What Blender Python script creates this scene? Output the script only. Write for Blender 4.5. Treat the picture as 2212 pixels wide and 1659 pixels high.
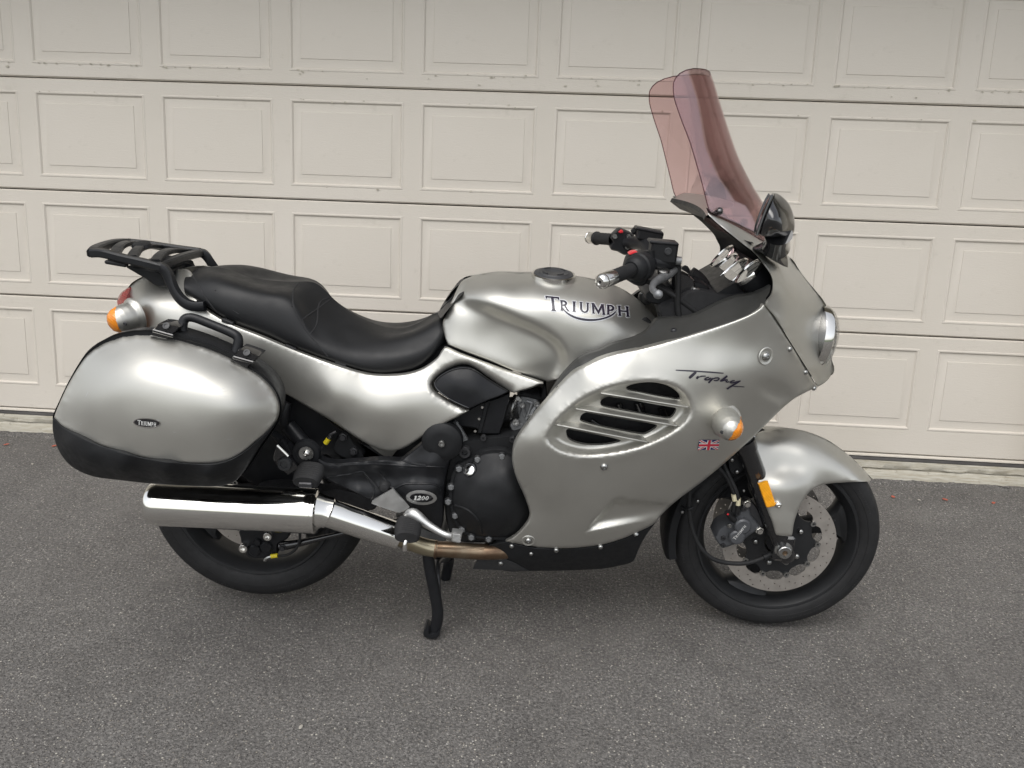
import bpy, bmesh, math, random
import numpy as np
from mathutils import Vector, Matrix
from mathutils.geometry import delaunay_2d_cdt
from mathutils.bvhtree import BVHTree
for o in list(bpy.data.objects): bpy.data.objects.remove(o)
scene = bpy.context.scene
col = scene.collection
R_ = math.radians
rnd = random.Random(7)

# ------------------------------------------------------------------ camera
# world: x = forward of the motorcycle, y = away from the camera, z = up from the driveway
FPX, IMW, IMH = 1760.0, 2212.0, 1659.0
CAM = np.array([0.7619, -2.1528, 1.38706])
RWC = np.array([[0.999068, 0.029405, 0.031606], [0.038952, -0.2984, -0.953646], [-0.018611, 0.953988, -0.299267]])
cd = bpy.data.cameras.new('camera')
cam = bpy.data.objects.new('camera', cd); col.objects.link(cam)
cd.sensor_fit = 'HORIZONTAL'; cd.sensor_width = 36.0; cd.lens = 36.0 * FPX / IMW
cd.clip_start = 0.05; cd.clip_end = 2000
Rb = np.stack([RWC[0], -RWC[1], -RWC[2]], 1)
cam.matrix_world = Matrix([[*Rb[i], CAM[i]] for i in range(3)] + [[0, 0, 0, 1]])
scene.camera = cam

# ------------------------------------------------------------------ sky, sun, exposure (bright overcast)
w = bpy.data.worlds.new('World'); scene.world = w; w.use_nodes = True
nt = w.node_tree; nt.nodes.clear()
sky = nt.nodes.new('ShaderNodeTexSky'); sky.sky_type = 'NISHITA'; sky.sun_disc = False
SUN_EL, SUN_AZ = 62.0, 200.0      # azimuth measured from +y clockwise: behind the camera
sky.sun_elevation = R_(SUN_EL); sky.sun_rotation = R_(SUN_AZ)
sky.air_density = 1.0; sky.dust_density = 2.0; sky.ozone_density = 0.6
hsv = nt.nodes.new('ShaderNodeHueSaturation'); hsv.inputs['Saturation'].default_value = 0.22
bg = nt.nodes.new('ShaderNodeBackground'); bg.inputs['Strength'].default_value = 0.14
wo = nt.nodes.new('ShaderNodeOutputWorld')
nt.links.new(sky.outputs[0], hsv.inputs['Color']); nt.links.new(hsv.outputs[0], bg.inputs[0]); nt.links.new(bg.outputs[0], wo.inputs[0])
sd = bpy.data.lights.new('sun', 'SUN'); sd.energy = 1.15; sd.angle = R_(55); sd.color = (1.0, 0.97, 0.93)
sun = bpy.data.objects.new('sun', sd); col.objects.link(sun)
az, el = R_(SUN_AZ), R_(SUN_EL)
sdir = Vector((math.sin(az) * math.cos(el), math.cos(az) * math.cos(el), math.sin(el)))
sun.rotation_euler = sdir.to_track_quat('Z', 'Y').to_euler()
sun.location = sdir * 20
vs = scene.view_settings
vs.view_transform = 'Standard'; vs.look = 'None'; vs.exposure = 0.72; vs.gamma = 1.0

# ------------------------------------------------------------------ tracing: photograph pixel + real lateral distance -> point in the place
CROP = {'D': (0, 0, 4032 / 2212 * 0 + 2212 / 4032), 'C1': (150, 850, 1659 / 1100), 'C2': (1000, 900, 2.212), 'C3': (1600, 850, 2212 / 1500),
        'C4': (2200, 200, 1659 / 1100), 'C5': (1900, 1300, 1.58), 'C6': (2500, 1600, 2028 / 1100), 'C7': (1000, 1500, 1.58),
        'C8': (500, 1700, 2.212), 'C9': (2600, 1700, 1866 / 900), 'CA': (1650, 1350, 1290 / 700), 'CB': (2250, 850, 2.212),
        'CC': (2100, 1350, 2212 / 1200), 'CD': (950, 1500, 2.37), 'CE': (1650, 1400, 3.686), 'CF': (0, 800, 2.765),
        'CG': (550, 1950, 2212 / 900), 'CH': (1500, 2000, 1481 / 500), 'CI': (2832, 800, 2212 / 1200), 'CJ': (2640, 1440, 2212 / 300), 'CK': (2600, 650, 2212 / 600), 'CM': (1100, 1050, 2.765)}
KD = 2212 / 4032
def P(c, pts):
    ox, oy, s = CROP[c]
    return [((ox + p[0] / s) * KD, (oy + p[1] / s) * KD) + tuple(p[2:]) for p in pts]
def ray(px, py):
    return RWC.T @ np.array([(px - IMW / 2) / FPX, (py - IMH / 2) / FPX, 1.0])
def W(px, py, d):                     # d = metres to the right of the centre plane (towards the camera)
    r = ray(px, py); k = (-d - CAM[1]) / r[1]
    return CAM + k * r
def WZ(px, py, z):
    r = ray(px, py); k = (z - CAM[2]) / r[2]
    return CAM + k * r
def WX(px, py, x):
    r = ray(px, py); k = (x - CAM[0]) / r[0]
    return CAM + k * r
def pix(p):
    c = RWC @ (np.asarray(p, float) - CAM)
    return (FPX * c[0] / c[2] + IMW / 2, FPX * c[1] / c[2] + IMH / 2)
def W1(c, x, y, d):
    q = P(c, [(x, y)])[0]
    return W(q[0], q[1], d)
def Wp(c, pts):                       # pts (x,y,d)
    return [W(*q) for q in P(c, pts)]

# ------------------------------------------------------------------ splines
def cubic(t, y, ts):                  # natural cubic spline, y (n,k)
    t = np.asarray(t, float); y = np.asarray(y, float); n = len(t)
    if n == 2:
        u = ((ts - t[0]) / (t[1] - t[0]))[:, None]; return y[0] * (1 - u) + y[1] * u
    h = np.diff(t); A = np.zeros((n, n)); B = np.zeros_like(y)
    A[0, 0] = A[-1, -1] = 1
    for i in range(1, n - 1):
        A[i, i - 1] = h[i - 1]; A[i, i] = 2 * (h[i - 1] + h[i]); A[i, i + 1] = h[i]
        B[i] = 6 * ((y[i + 1] - y[i]) / h[i] - (y[i] - y[i - 1]) / h[i - 1])
    m = np.linalg.solve(A, B)
    k = np.clip(np.searchsorted(t, ts, side='right') - 1, 0, n - 2)
    a = (t[k + 1] - ts)[:, None]; b = (ts - t[k])[:, None]; hk = h[k][:, None]
    return (m[k] * a ** 3 + m[k + 1] * b ** 3) / (6 * hk) + (y[k] / hk - m[k] * hk / 6) * a + (y[k + 1] / hk - m[k + 1] * hk / 6) * b
def chord(p, al=1.0):
    p = np.asarray(p, float); d = np.linalg.norm(np.diff(p, axis=0), axis=1) ** al
    return np.concatenate([[0], np.cumsum(np.maximum(d, 1e-9))])
def curve(p, n, al=0.7):              # open smooth curve, n evenly spaced points
    p = np.asarray(p, float); t = chord(p, al); f = cubic(t, p, np.linspace(0, t[-1], 12 * n))
    s = chord(f); u = np.linspace(0, s[-1], n)
    return np.stack([np.interp(u, s, f[:, k]) for k in range(p.shape[1])], 1)
def cat(p0, p1, p2, p3, n):
    t = np.linspace(0, 1, n, endpoint=False)[:, None]
    return .5 * ((2 * p1) + (-p0 + p2) * t + (2 * p0 - 5 * p1 + 4 * p2 - p3) * t ** 2 + (-p0 + 3 * p1 - 3 * p2 + p3) * t ** 3)
def outline(pts, step=5.0, sharp=()):     # closed smooth outline in pixels; indices in sharp stay corners
    p = np.asarray([q[:2] for q in pts], float); n = len(p); out = []
    for i in range(n):
        p1, p2 = p[i], p[(i + 1) % n]
        p0 = p1 - (p2 - p1) if i in sharp else p[i - 1]
        p3 = p2 + (p2 - p1) if ((i + 1) % n) in sharp else p[(i + 2) % n]
        out.append(cat(p0, p1, p2, p3, 16))
    f = np.concatenate(out); 
    # resample segment-wise to keep the corners
    res = []
    for i in range(n):
        seg = np.vstack([f[i * 16:(i + 1) * 16], f[((i + 1) * 16) % len(f)]])
        s = chord(seg); m = max(1, int(round(s[-1] / step)))
        u = np.linspace(0, s[-1], m + 1)[:-1]
        res.append(np.stack([np.interp(u, s, seg[:, 0]), np.interp(u, s, seg[:, 1])], 1))
    return np.concatenate(res)
def area2(p): return np.sum(p[:, 0] * np.roll(p[:, 1], -1) - np.roll(p[:, 0], -1) * p[:, 1])
def inset(p, dd):                     # offset a closed polygon inwards by dd pixels
    s = 1 if area2(p) > 0 else -1
    t = np.roll(p, -1, 0) - np.roll(p, 1, 0); t /= np.maximum(np.linalg.norm(t, axis=1, keepdims=True), 1e-9)
    return p + s * dd * np.stack([-t[:, 1], t[:, 0]], 1)
def inside(q, poly):
    x, y = q[:, 0][:, None], q[:, 1][:, None]
    a = poly; b = np.roll(poly, -1, 0)
    c = ((a[:, 1] > y) != (b[:, 1] > y)) & (x < (b[:, 0] - a[:, 0]) * (y - a[:, 1]) / (b[:, 1] - a[:, 1] + 1e-12) + a[:, 0])
    return (c.sum(1) % 2) == 1
def polydist(q, poly):
    a = poly; b = np.roll(poly, -1, 0); ab = b - a; L = np.maximum((ab ** 2).sum(1), 1e-12)
    best = np.full(len(q), 1e9)
    for i in range(len(a)):
        t = np.clip(((q - a[i]) @ ab[i]) / L[i], 0, 1)
        best = np.minimum(best, np.hypot(*(q - a[i] - t[:, None] * ab[i]).T))
    return best
class TPS:                            # smooth lateral-distance field through (px,py,d)
    def __init__(s, pts, lam=0.0):
        L = np.array([q[3] if len(q) > 3 else lam for q in pts], float); p = np.asarray([q[:3] for q in pts], float); s.c = p[:, :2] / 100; n = len(p)
        r = np.linalg.norm(s.c[:, None] - s.c[None], axis=2); K = np.where(r > 0, r * r * np.log(r + 1e-12), 0) + np.diag(L)
        Q = np.hstack([np.ones((n, 1)), s.c]); A = np.block([[K, Q], [Q.T, np.zeros((3, 3))]])
        s.w = np.linalg.solve(A, np.concatenate([p[:, 2], np.zeros(3)]))
    def __call__(s, q):
        q = np.atleast_2d(np.asarray(q, float))[:, :2] / 100
        r = np.linalg.norm(q[:, None] - s.c[None], axis=2); K = np.where(r > 0, r * r * np.log(r + 1e-12), 0)
        return K @ s.w[:-3] + s.w[-3] + q @ s.w[-2:]

# ------------------------------------------------------------------ object helpers
MAT = {}
def link(o, parent=None):
    col.objects.link(o)
    if parent is not None: o.parent = parent
    return o
def obj(name, verts, faces, mat, parent=None, smooth=True, angle=38.0):
    me = bpy.data.meshes.new(name)
    me.from_pydata([tuple(map(float, v)) for v in verts], [], [tuple(int(i) for i in f) for f in faces])
    me.update()
    if smooth:
        me.polygons.foreach_set('use_smooth', [True] * len(me.polygons))
        if angle: me.set_sharp_from_angle(angle=R_(angle))
    if mat: me.materials.append(MAT[mat])
    o = bpy.data.objects.new(name, me)
    return link(o, parent)
def empty(name, loc=(0, 0, 0), parent=None):
    o = bpy.data.objects.new(name, None); o.empty_display_size = 0.1; o.location = loc
    return link(o, parent)
def tag(o, label=None, cat=None, group=None, kind=None):
    for k, v in (('label', label), ('category', cat), ('group', group), ('kind', kind)):
        if v: o[k] = v
    return o
class MB:
    def __init__(s): s.v = []; s.f = []
    def add(s, v, f):
        k = len(s.v); s.v += [tuple(x) for x in v]; s.f += [tuple(i + k for i in g) for g in f]; return s
    def build(s, name, mat, parent=None, **kw): return obj(name, s.v, s.f, mat, parent, **kw)
def g_grid(A, close_u=False, close_v=False):   # A (nv,nu,3)
    nv, nu = A.shape[:2]; f = []
    for j in range(nv if close_v else nv - 1):
        for i in range(nu if close_u else nu - 1):
            a, b = j * nu + i, j * nu + (i + 1) % nu
            c, d = ((j + 1) % nv) * nu + (i + 1) % nu, ((j + 1) % nv) * nu + i
            f.append((a, b, c, d))
    return A.reshape(-1, 3), f
def g_tube(path, rad, n=12, cap=True, samples=None, flat=None):
    p = np.asarray(path, float)
    if samples: 
        rr = np.asarray(rad, float) if np.ndim(rad) else None
        if rr is not None:
            q = curve(np.hstack([p, rr[:, None]]), samples); p, rad = q[:, :3], q[:, 3]
        else: p = curve(p, samples)
    m = len(p); r = np.full(m, rad) if np.ndim(rad) == 0 else np.asarray(rad)
    t = np.gradient(p, axis=0); t /= np.linalg.norm(t, axis=1, keepdims=True)
    up = np.array([0, 0, 1.0]) if abs(t[0][2]) < .9 else np.array([0, 1.0, 0])
    a = np.cross(t[0], up); a /= np.linalg.norm(a); rings = []
    th = np.linspace(0, 2 * np.pi, n, endpoint=False)
    for i in range(m):
        a = a - t[i] * (a @ t[i]); a /= np.linalg.norm(a); b = np.cross(t[i], a)
        fx, fy = flat if flat else (1, 1)
        rings.append(p[i] + r[i] * (fx * np.cos(th)[:, None] * a + fy * np.sin(th)[:, None] * b))
    v, f = g_grid(np.array(rings), close_u=True)
    if cap: f = f + [tuple(range(n))[::-1], tuple((m - 1) * n + i for i in range(n))]
    return v, f
def frame(axis):
    z = np.asarray(axis, float); z = z / np.linalg.norm(z)
    u = np.array([0, 0, 1.0]) if abs(z[2]) < .9 else np.array([1.0, 0, 0])
    x = np.cross(u, z); x /= np.linalg.norm(x); return x, np.cross(z, x), z
def g_lathe(prof, c, axis, n=48, closed=False):     # prof: (radius, along axis)
    x, y, z = frame(axis); th = np.linspace(0, 2 * np.pi, n, endpoint=False); c = np.asarray(c, float)
    A = np.array([c + h * z + r * (np.cos(th)[:, None] * x + np.sin(th)[:, None] * y) for r, h in prof])
    return g_grid(A, close_u=True, close_v=closed)
def g_box(c, s, bev=0.0, rot=None):
    x, y, z = [q / 2 for q in s]; v = []; b = min(bev, x * .9, y * .9, z * .9)
    if b <= 0:
        v = np.array([(i * x, j * y, k * z) for i in (-1, 1) for j in (-1, 1) for k in (-1, 1)])
        f = [(0, 1, 3, 2), (4, 6, 7, 5), (0, 4, 5, 1), (2, 3, 7, 6), (0, 2, 6, 4), (1, 5, 7, 3)]
    else:
        idx = {}; v = []
        for i in (-1, 1):
            for j in (-1, 1):
                for k in (-1, 1):
                    for a in range(3):
                        p = [i * (x - b), j * (y - b), k * (z - b)]; p[a] += (i, j, k)[a] * b
                        idx[i, j, k, a] = len(v); v.append(p)
        v = np.array(v); f = []
        for a in range(3):
            o = [q for q in range(3) if q != a]
            for s_ in (-1, 1):
                q = []
                for (m, n_) in ((-1, -1), (1, -1), (1, 1), (-1, 1)):
                    e = [0, 0, 0]; e[a] = s_; e[o[0]] = m; e[o[1]] = n_; q.append(idx[(*e, a)])
                f.append(tuple(q))
        for a in range(3):
            o = [q for q in range(3) if q != a]
            for m in (-1, 1):
                for n_ in (-1, 1):
                    e1 = [0, 0, 0]; e2 = [0, 0, 0]; e1[a] = -1; e2[a] = 1
                    for e in (e1, e2): e[o[0]] = m; e[o[1]] = n_
                    f.append((idx[(*e1, o[0])], idx[(*e2, o[0])], idx[(*e2, o[1])], idx[(*e1, o[1])]))
        for i in (-1, 1):
            for j in (-1, 1):
                for k in (-1, 1): f.append(tuple(idx[i, j, k, a] for a in range(3)))
    if rot is not None: v = v @ np.asarray(rot, float).T
    return v + np.asarray(c, float), f
def fixn(o):
    bm = bmesh.new(); bm.from_mesh(o.data); bmesh.ops.recalc_face_normals(bm, faces=bm.faces); bm.to_mesh(o.data); bm.free(); return o
def cdt(rings, pts):                  # triangulate outline (first ring), holes (others) and inner points
    vs_ = []; ed = []
    for r in rings:
        k = len(vs_); vs_ += [Vector((a, b)) for a, b in r]; ed += [(k + i, k + (i + 1) % len(r)) for i in range(len(r))]
    vs_ += [Vector((a, b)) for a, b in pts]
    v, e, f, *_ = delaunay_2d_cdt(vs_, ed, [], 0, 1e-5)
    v = np.array([(a.x, a.y) for a in v]); f = np.array([t for t in f if len(t) == 3])
    c = v[f].mean(1); ok = inside(c, rings[0])
    for r in rings[1:]: ok &= ~inside(c, r)
    return v, f[ok]
def hexgrid(poly, s):
    x0, y0 = poly.min(0); x1, y1 = poly.max(0); g = []
    for j, y in enumerate(np.arange(y0, y1, s * .866)):
        for x in np.arange(x0 + (j % 2) * s / 2, x1, s): g.append((x, y))
    return np.array(g) if g else np.zeros((0, 2))
SURF = {}
def relax(v, f, d, sm):
    E_ = np.vstack([f[:, [0, 1]], f[:, [1, 2]], f[:, [2, 0]]]); E_ = np.vstack([E_, E_[:, ::-1]]); key_ = E_[:, 0] * len(v) + E_[:, 1]; uq, ct = np.unique(key_, return_counts=True)
    bdv = np.zeros(len(v), bool); e1_ = uq[ct == 1]; bdv[e1_ // len(v)] = True; bdv[e1_ % len(v)] = True
    I, J_ = uq // len(v), uq % len(v); dg = np.bincount(I, minlength=len(v)).astype(float)
    wgt = 1.0 / np.maximum(np.hypot(*(v[I] - v[J_]).T), .3); sw = np.bincount(I, wgt, len(v))
    for _ in range(sm):
        av = np.bincount(I, wgt * d[J_], len(v)) / np.maximum(sw, 1e-9); d = np.where(bdv, d, .4 * d + .6 * av)
    return d
def skin(name, out, ctrl, mat, parent, step=7.0, holes=(), edge=None, rim=0.010, hole_rim=0.02, lam=0.0, mirror=False, func=None, key=None, angle=50, osharp=(), extra=(), sm=0, presm=0):
    """Body panel: traced outline (px), lateral distance field, rounded edge, flange turned inwards."""
    o = out if isinstance(out, np.ndarray) else outline(out, step * .7, osharp)
    hs = [h if isinstance(h, np.ndarray) else outline(h, step * .6) for h in holes]
    T = ctrl if callable(ctrl) else TPS(ctrl, lam)
    rings = []; 
    if edge:
        for fr in (.12, .35, .65, 1.0): rings.append(inset(o, edge[0] * fr))
    g = hexgrid(o, step); g = g[inside(g, o)] if len(g) else g
    if len(g): g = g[polydist(g, o) > (edge[0] * 1.15 + step * .3 if edge else step * .45)]
    for h in hs:
        if len(g): g = g[(~inside(g, h)) & (polydist(g, h) > step * .4)]
    ex = [g] + [r[inside(r, o)] for r in rings]
    for h in hs:
        ex = [e[(~inside(e, h)) & (polydist(e, h) > 1.0)] if len(e) else e for e in ex]
    if len(extra):
        xp = np.vstack(extra); xp = xp[inside(xp, o)]; xp = xp[polydist(xp, o) > 1.2]
        for h in hs: xp = xp[(~inside(xp, h)) & (polydist(xp, h) > .7)]
        ex = [e[np.array([np.min((xp[:, 0] - q[0]) ** 2 + (xp[:, 1] - q[1]) ** 2) for q in e]) > 2.2] if len(e) else e for e in ex] + [xp]
    v, f = cdt([o] + hs, np.vstack(ex))
    d = T(v)
    if presm: d = relax(v, f, d, presm)
    if edge:
        di = polydist(v, o); u = np.clip(1 - di / edge[0], 0, 1); d = d - (edge[1](v) if callable(edge[1]) else edge[1]) * (1 - np.sqrt(np.maximum(1 - u * u, 0)))
    if func is not None: d = func(v, d)
    if sm: d = relax(v, f, d, sm)
    p = np.array([W(a, b, c) for (a, b), c in zip(v, d)])
    # face the camera
    e1 = v[f[:, 1]] - v[f[:, 0]]; e2 = v[f[:, 2]] - v[f[:, 0]]; fl = (e1[:, 0] * e2[:, 1] - e1[:, 1] * e2[:, 0]) > 0
    f = f.copy(); f[fl] = f[fl][:, ::-1]
    faces = [tuple(t) for t in f]; verts = [tuple(a) for a in p]
    # flange on the open edges
    cnt = {}
    for t in faces:
        for i in range(3): cnt[(t[i], t[(i + 1) % 3])] = 1
    bd = [(a, b) for (a, b) in cnt if (b, a) not in cnt]
    dup_ = {}
    hd = [polydist(v, h) for h in hs]
    def dp(i):
        if i not in dup_:
            r = hole_rim if any(q[i] < .05 for q in hd) else rim
            dup_[i] = len(verts); a = p[i]; verts.append((a[0], a[1] + r, a[2]))
        return dup_[i]
    if rim:
        for a, b in bd: faces.append((b, a, dp(a), dp(b)))
    ob = obj(name, verts, faces, mat, parent, angle=angle)
    SURF[key or name] = BVHTree.FromPolygons([Vector(a) for a in p], [tuple(t) for t in f])
    ob['_T'] = 0; del ob['_T']
    if mirror:
        m = ob.copy(); col.objects.link(m); m.scale = (1, -1, 1)
        return ob, m
    return ob
def hit(px, py, key, off=0.0):
    """point on a finished panel seen at that pixel of the trace, and its normal"""
    r = Vector(ray(px, py)).normalized(); b = SURF[key]
    loc, nor, i, dist = b.ray_cast(Vector(CAM), r)
    if loc is None:
        loc, nor, i, dist = b.find_nearest(Vector(W(px, py, 0.25)))
    if nor.dot(r) > 0: nor = -nor
    return np.array(loc + nor * off), np.array(nor)
def loft(rows, nu, nv, al=0.8):        # rows of world points -> smooth patch
    R = [curve(np.asarray(r, float), nu, al) for r in rows]
    A = np.array(R); m = len(rows); out = []
    t = np.concatenate([[0], np.cumsum(np.linalg.norm(np.diff(A, axis=0), axis=2).mean(1))])
    ts = np.concatenate([np.linspace(t[i], t[i + 1], nv, endpoint=False) for i in range(m - 1)] + [[t[-1]]])
    B = cubic(t, A.reshape(m, -1), ts).reshape(len(ts), nu, 3)
    return B
def bvh(o, key):
    me = o.data; SURF[key] = BVHTree.FromPolygons([o.matrix_world @ v.co for v in me.vertices], [tuple(p.vertices) for p in me.polygons])
def prism(name, out, d0, d1, mat, parent, step=6.0, bev=1.5, bevd=0.003, osharp=(), holes=(), angle=40, mb=None, bulge=0):
    """Plate or block: outline traced at distance d0 (near face), going back to d1, chamfered front edge."""
    o = out if isinstance(out, np.ndarray) else outline(out, step, osharp)
    if area2(o) < 0: o = o[::-1]
    hs = []
    for h in holes:
        h = h if isinstance(h, np.ndarray) else outline(h, step); hs.append(h if area2(h) < 0 else h[::-1])
    q = inset(o, bev); v, f = cdt([q] + hs, np.zeros((0, 2)))
    e1 = v[f[:, 1]] - v[f[:, 0]]; e2 = v[f[:, 2]] - v[f[:, 0]]; fl = (e1[:, 0] * e2[:, 1] - e1[:, 1] * e2[:, 0]) > 0
    f = f.copy(); f[fl] = f[fl][:, ::-1]
    m = mb or MB()
    m.add([W(a, b, d0) for a, b in v], [tuple(t) for t in f])
    front = np.array([W(a, b, d0) for a, b in q]); mid = np.array([W(a, b, d0 - bevd) for a, b in o])
    back = mid.copy(); back[:, 1] = -d1
    vv, ff = g_grid(np.array([front, mid, back]), close_u=True); n = len(o)
    m.add(vv, [t[::-1] for t in ff]); m.add(back, [tuple(range(n))])
    for h in hs:
        a = np.array([W(x, y, d0) for x, y in h]); b = a.copy(); b[:, 1] = -d1
        vv, ff = g_grid(np.array([a, b]), close_u=True); m.add(vv, [t[::-1] for t in ff])
    if mb is not None: return m
    return m.build(name, mat, parent, angle=angle)

# ------------------------------------------------------------------ materials
def nmat(name):
    m = bpy.data.materials.new(name); m.use_nodes = True; t = m.node_tree
    b = t.nodes['Principled BSDF']; MAT[name] = m
    return m, t, b
def N(t, typ, **kw):
    n = t.nodes.new(typ)
    for k, v in kw.items():
        if k.startswith('i_'): n.inputs[k[2:].replace('_', ' ')].default_value = v
        else: setattr(n, k, v)
    return n
def ramp(t, src, stops):
    r = t.nodes.new('ShaderNodeValToRGB'); e = r.color_ramp.elements
    while len(e) < len(stops): e.new(0.5)
    for i, (p, c) in enumerate(stops):
        e[i].position = p; e[i].color = (*c, 1) if not np.isscalar(c) else (c, c, c, 1)
    t.links.new(src, r.inputs[0]); return r.outputs[0]
def mixc(t, f, a, b, mode='MIX'):
    n = t.nodes.new('ShaderNodeMix'); n.data_type = 'RGBA'; n.blend_type = mode
    for k, x in ((0, f), (6, a), (7, b)):
        s = n.inputs[k]
        if hasattr(x, 'links'): t.links.new(x, s)
        elif np.isscalar(x): s.default_value = x if k == 0 else (x, x, x, 1)
        else: s.default_value = (*x, 1)
    return n.outputs[2]
def noise(t, scale, detail=4, rough=.55, vec=None, dist=0.0):
    n = N(t, 'ShaderNodeTexNoise'); n.inputs['Scale'].default_value = scale; n.inputs['Detail'].default_value = detail
    n.inputs['Roughness'].default_value = rough; n.inputs['Distortion'].default_value = dist
    if vec is not None: t.links.new(vec, n.inputs['Vector'])
    return n.outputs[0]
def objco(t, scale=None):
    c = N(t, 'ShaderNodeTexCoord').outputs['Object']
    if scale:
        m = N(t, 'ShaderNodeMapping'); m.inputs['Scale'].default_value = scale; t.links.new(c, m.inputs['Vector']); return m.outputs[0]
    return c
def bump(t, b, h, strength, dist=0.001):
    n = N(t, 'ShaderNodeBump'); n.inputs['Strength'].default_value = strength; n.inputs['Distance'].default_value = dist
    t.links.new(h, n.inputs['Height']); t.links.new(n.outputs[0], b.inputs['Normal']); return n
def simple(name, colr, rough, metal=0.0, coat=0.0, vary=0.12, vscale=18, bmp=None, spec=.5, coatr=.08, rvar=.08):
    m, t, b = nmat(name); co = objco(t)
    n = noise(t, vscale, 5, .6, co)
    c0 = tuple(x * (1 - vary) for x in colr); c1 = tuple(min(1, x * (1 + vary)) for x in colr)
    t.links.new(ramp(t, n, [(.3, c0), (.7, c1)]), b.inputs['Base Color'])
    t.links.new(ramp(t, noise(t, vscale * 2.3, 4, .6, co), [(.3, max(0, rough - rvar)), (.7, min(1, rough + rvar))]), b.inputs['Roughness'])
    b.inputs['Metallic'].default_value = metal; b.inputs['Coat Weight'].default_value = coat; b.inputs['Coat Roughness'].default_value = coatr
    b.inputs['Specular IOR Level'].default_value = spec
    if bmp: bump(t, b, noise(t, bmp[0], 3, .6, co), bmp[1], bmp[2])
    return m, t, b
# silver metallic paint under clear coat, with hair scratches
m, t, b = simple('paint', (.505, .496, .457), .42, .86, .22, .03, 7, None, .5, .07, .03)
sp = noise(t, 2600, 2, .5, objco(t)); bump(t, b, sp, .05, .0004)
simple('paint_dark_trim', (.045, .045, .042), .46, .2, 0, .06, 20, (900, .12, .0006))
simple('black_plastic', (.011, .0115, .0125), .50, 0, 0, .15, 25, (1400, .18, .0006), .24)
simple('black_satin', (.011, .0115, .013), .40, 0, .06, .15, 25, (700, .06, .0005), .24)
simple('black_gloss', (.010, .010, .011), .12, 0, .8, .1, 12, None, .5, .05)
simple('black_matte', (.012, .012, .013), .72, 0, 0, .25, 30, (500, .25, .001))
simple('engine_black', (.0115, .012, .013), .52, 0, 0, .2, 14, (1100, .22, .0007), .26)
simple('rubber', (.0125, .0125, .013), .64, 0, 0, .25, 30, (900, .2, .0006), .32)
simple('tyre_mark', (.022, .022, .023), .5, 0, 0, .1, 30, None, .4)
simple('chrome', (.80, .79, .76), .085, 1, 0, .02, 10, None, .5, .05, .02)
simple('chrome_soft', (.74, .73, .70), .14, 1, 0, .03, 10, None, .5, .05, .04)
simple('steel', (.38, .38, .37), .30, 1, 0, .08, 60, None, .5, .08, .1)
simple('alloy', (.55, .55, .54), .40, .9, 0, .08, 40, (700, .15, .0006))
simple('cast_alloy', (.24, .245, .25), .50, .7, 0, .18, 60, (900, .3, .0008))
simple('dark_metal', (.05, .05, .053), .42, .6, 0, .2, 60, (700, .15, .0006))
simple('wheel_paint', (.013, .0135, .0145), .46, 0, .05, .15, 15, (800, .1, .0005), .35)
simple('grey_plastic', (.030, .031, .033), .50, 0, 0, .12, 25, (1200, .15, .0006))
simple('caliper', (.075, .078, .084), .45, .3, 0, .1, 40, (900, .15, .0006))
simple('red_plastic', (.55, .02, .03), .3, 0, .3, .05)
simple('white_print', (.62, .62, .60), .5, 0, 0, .04)
simple('ink', (.013, .010, .022), .30, 0, .3, .05)
simple('halo', (.60, .61, .62), .40, .35, .3, .03)
simple('yellow_band', (.62, .50, .02), .45, 0, 0, .05)
simple('cream_band', (.62, .56, .38), .5, 0, 0, .06)
simple('dial_face', (.55, .55, .50), .5, 0, 0, .05)
simple('flag_red', (.52, .02, .045), .35, 0, .2, .05)
simple('flag_blue', (.015, .012, .11), .35, 0, .2, .05)
simple('mirror_glass', (.80, .80, .80), .015, 1, 0, .01)
simple('headlamp_inner', (.30, .30, .30), .25, 1, 0, .02)
# vinyl seat with fine grain
m, t, b = simple('vinyl', (.0095, .0098, .0105), .46, 0, 0, .12, 9, None, .30)
co = objco(t); v = N(t, 'ShaderNodeTexVoronoi'); v.inputs['Scale'].default_value = 520; t.links.new(co, v.inputs['Vector'])
bump(t, b, mixc(t, .5, v.outputs['Distance'], noise(t, 120, 4, .6, co)), .22, .0008)
# brake disc: machined steel, circular grooves come from radial waves
m, t, b = simple('disc_steel', (.44, .41, .375), .40, .75, 0, .1, 30)
# heat tinted header pipe
m, t, b = nmat('header_pipe'); co = objco(t)
t.links.new(ramp(t, noise(t, 14, 5, .6, co), [(.3, (.13, .080, .052)), (.5, (.19, .13, .085)), (.72, (.26, .21, .15))]), b.inputs['Base Color'])
b.inputs['Metallic'].default_value = .9; b.inputs['Roughness'].default_value = .36
m, t, b = nmat('link_pipe'); co = objco(t)
t.links.new(ramp(t, noise(t, 10, 5, .6, co), [(.3, (.30, .24, .15)), (.7, (.42, .38, .28))]), b.inputs['Base Color'])
b.inputs['Metallic'].default_value = .95; b.inputs['Roughness'].default_value = .3
def lens(name, c, emitless=True):
    m, t, b = nmat(name); co = objco(t); 
    t.links.new(ramp(t, noise(t, 60, 3, .5, co), [(.3, tuple(x * .8 for x in c)), (.7, c)]), b.inputs['Base Color'])
    b.inputs['Roughness'].default_value = .12; b.inputs['Coat Weight'].default_value = .6; b.inputs['Coat Roughness'].default_value = .04
    b.inputs['Subsurface Weight'].default_value = .25; b.inputs['Subsurface Radius'].default_value = (.01, .006, .003); b.inputs['Subsurface Scale'].default_value = .5
    wv = N(t, 'ShaderNodeTexWave'); wv.inputs['Scale'].default_value = 75; wv.bands_direction = 'DIAGONAL'; t.links.new(co, wv.inputs['Vector'])
    bump(t, b, wv.outputs[0], .35, .001)
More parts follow.
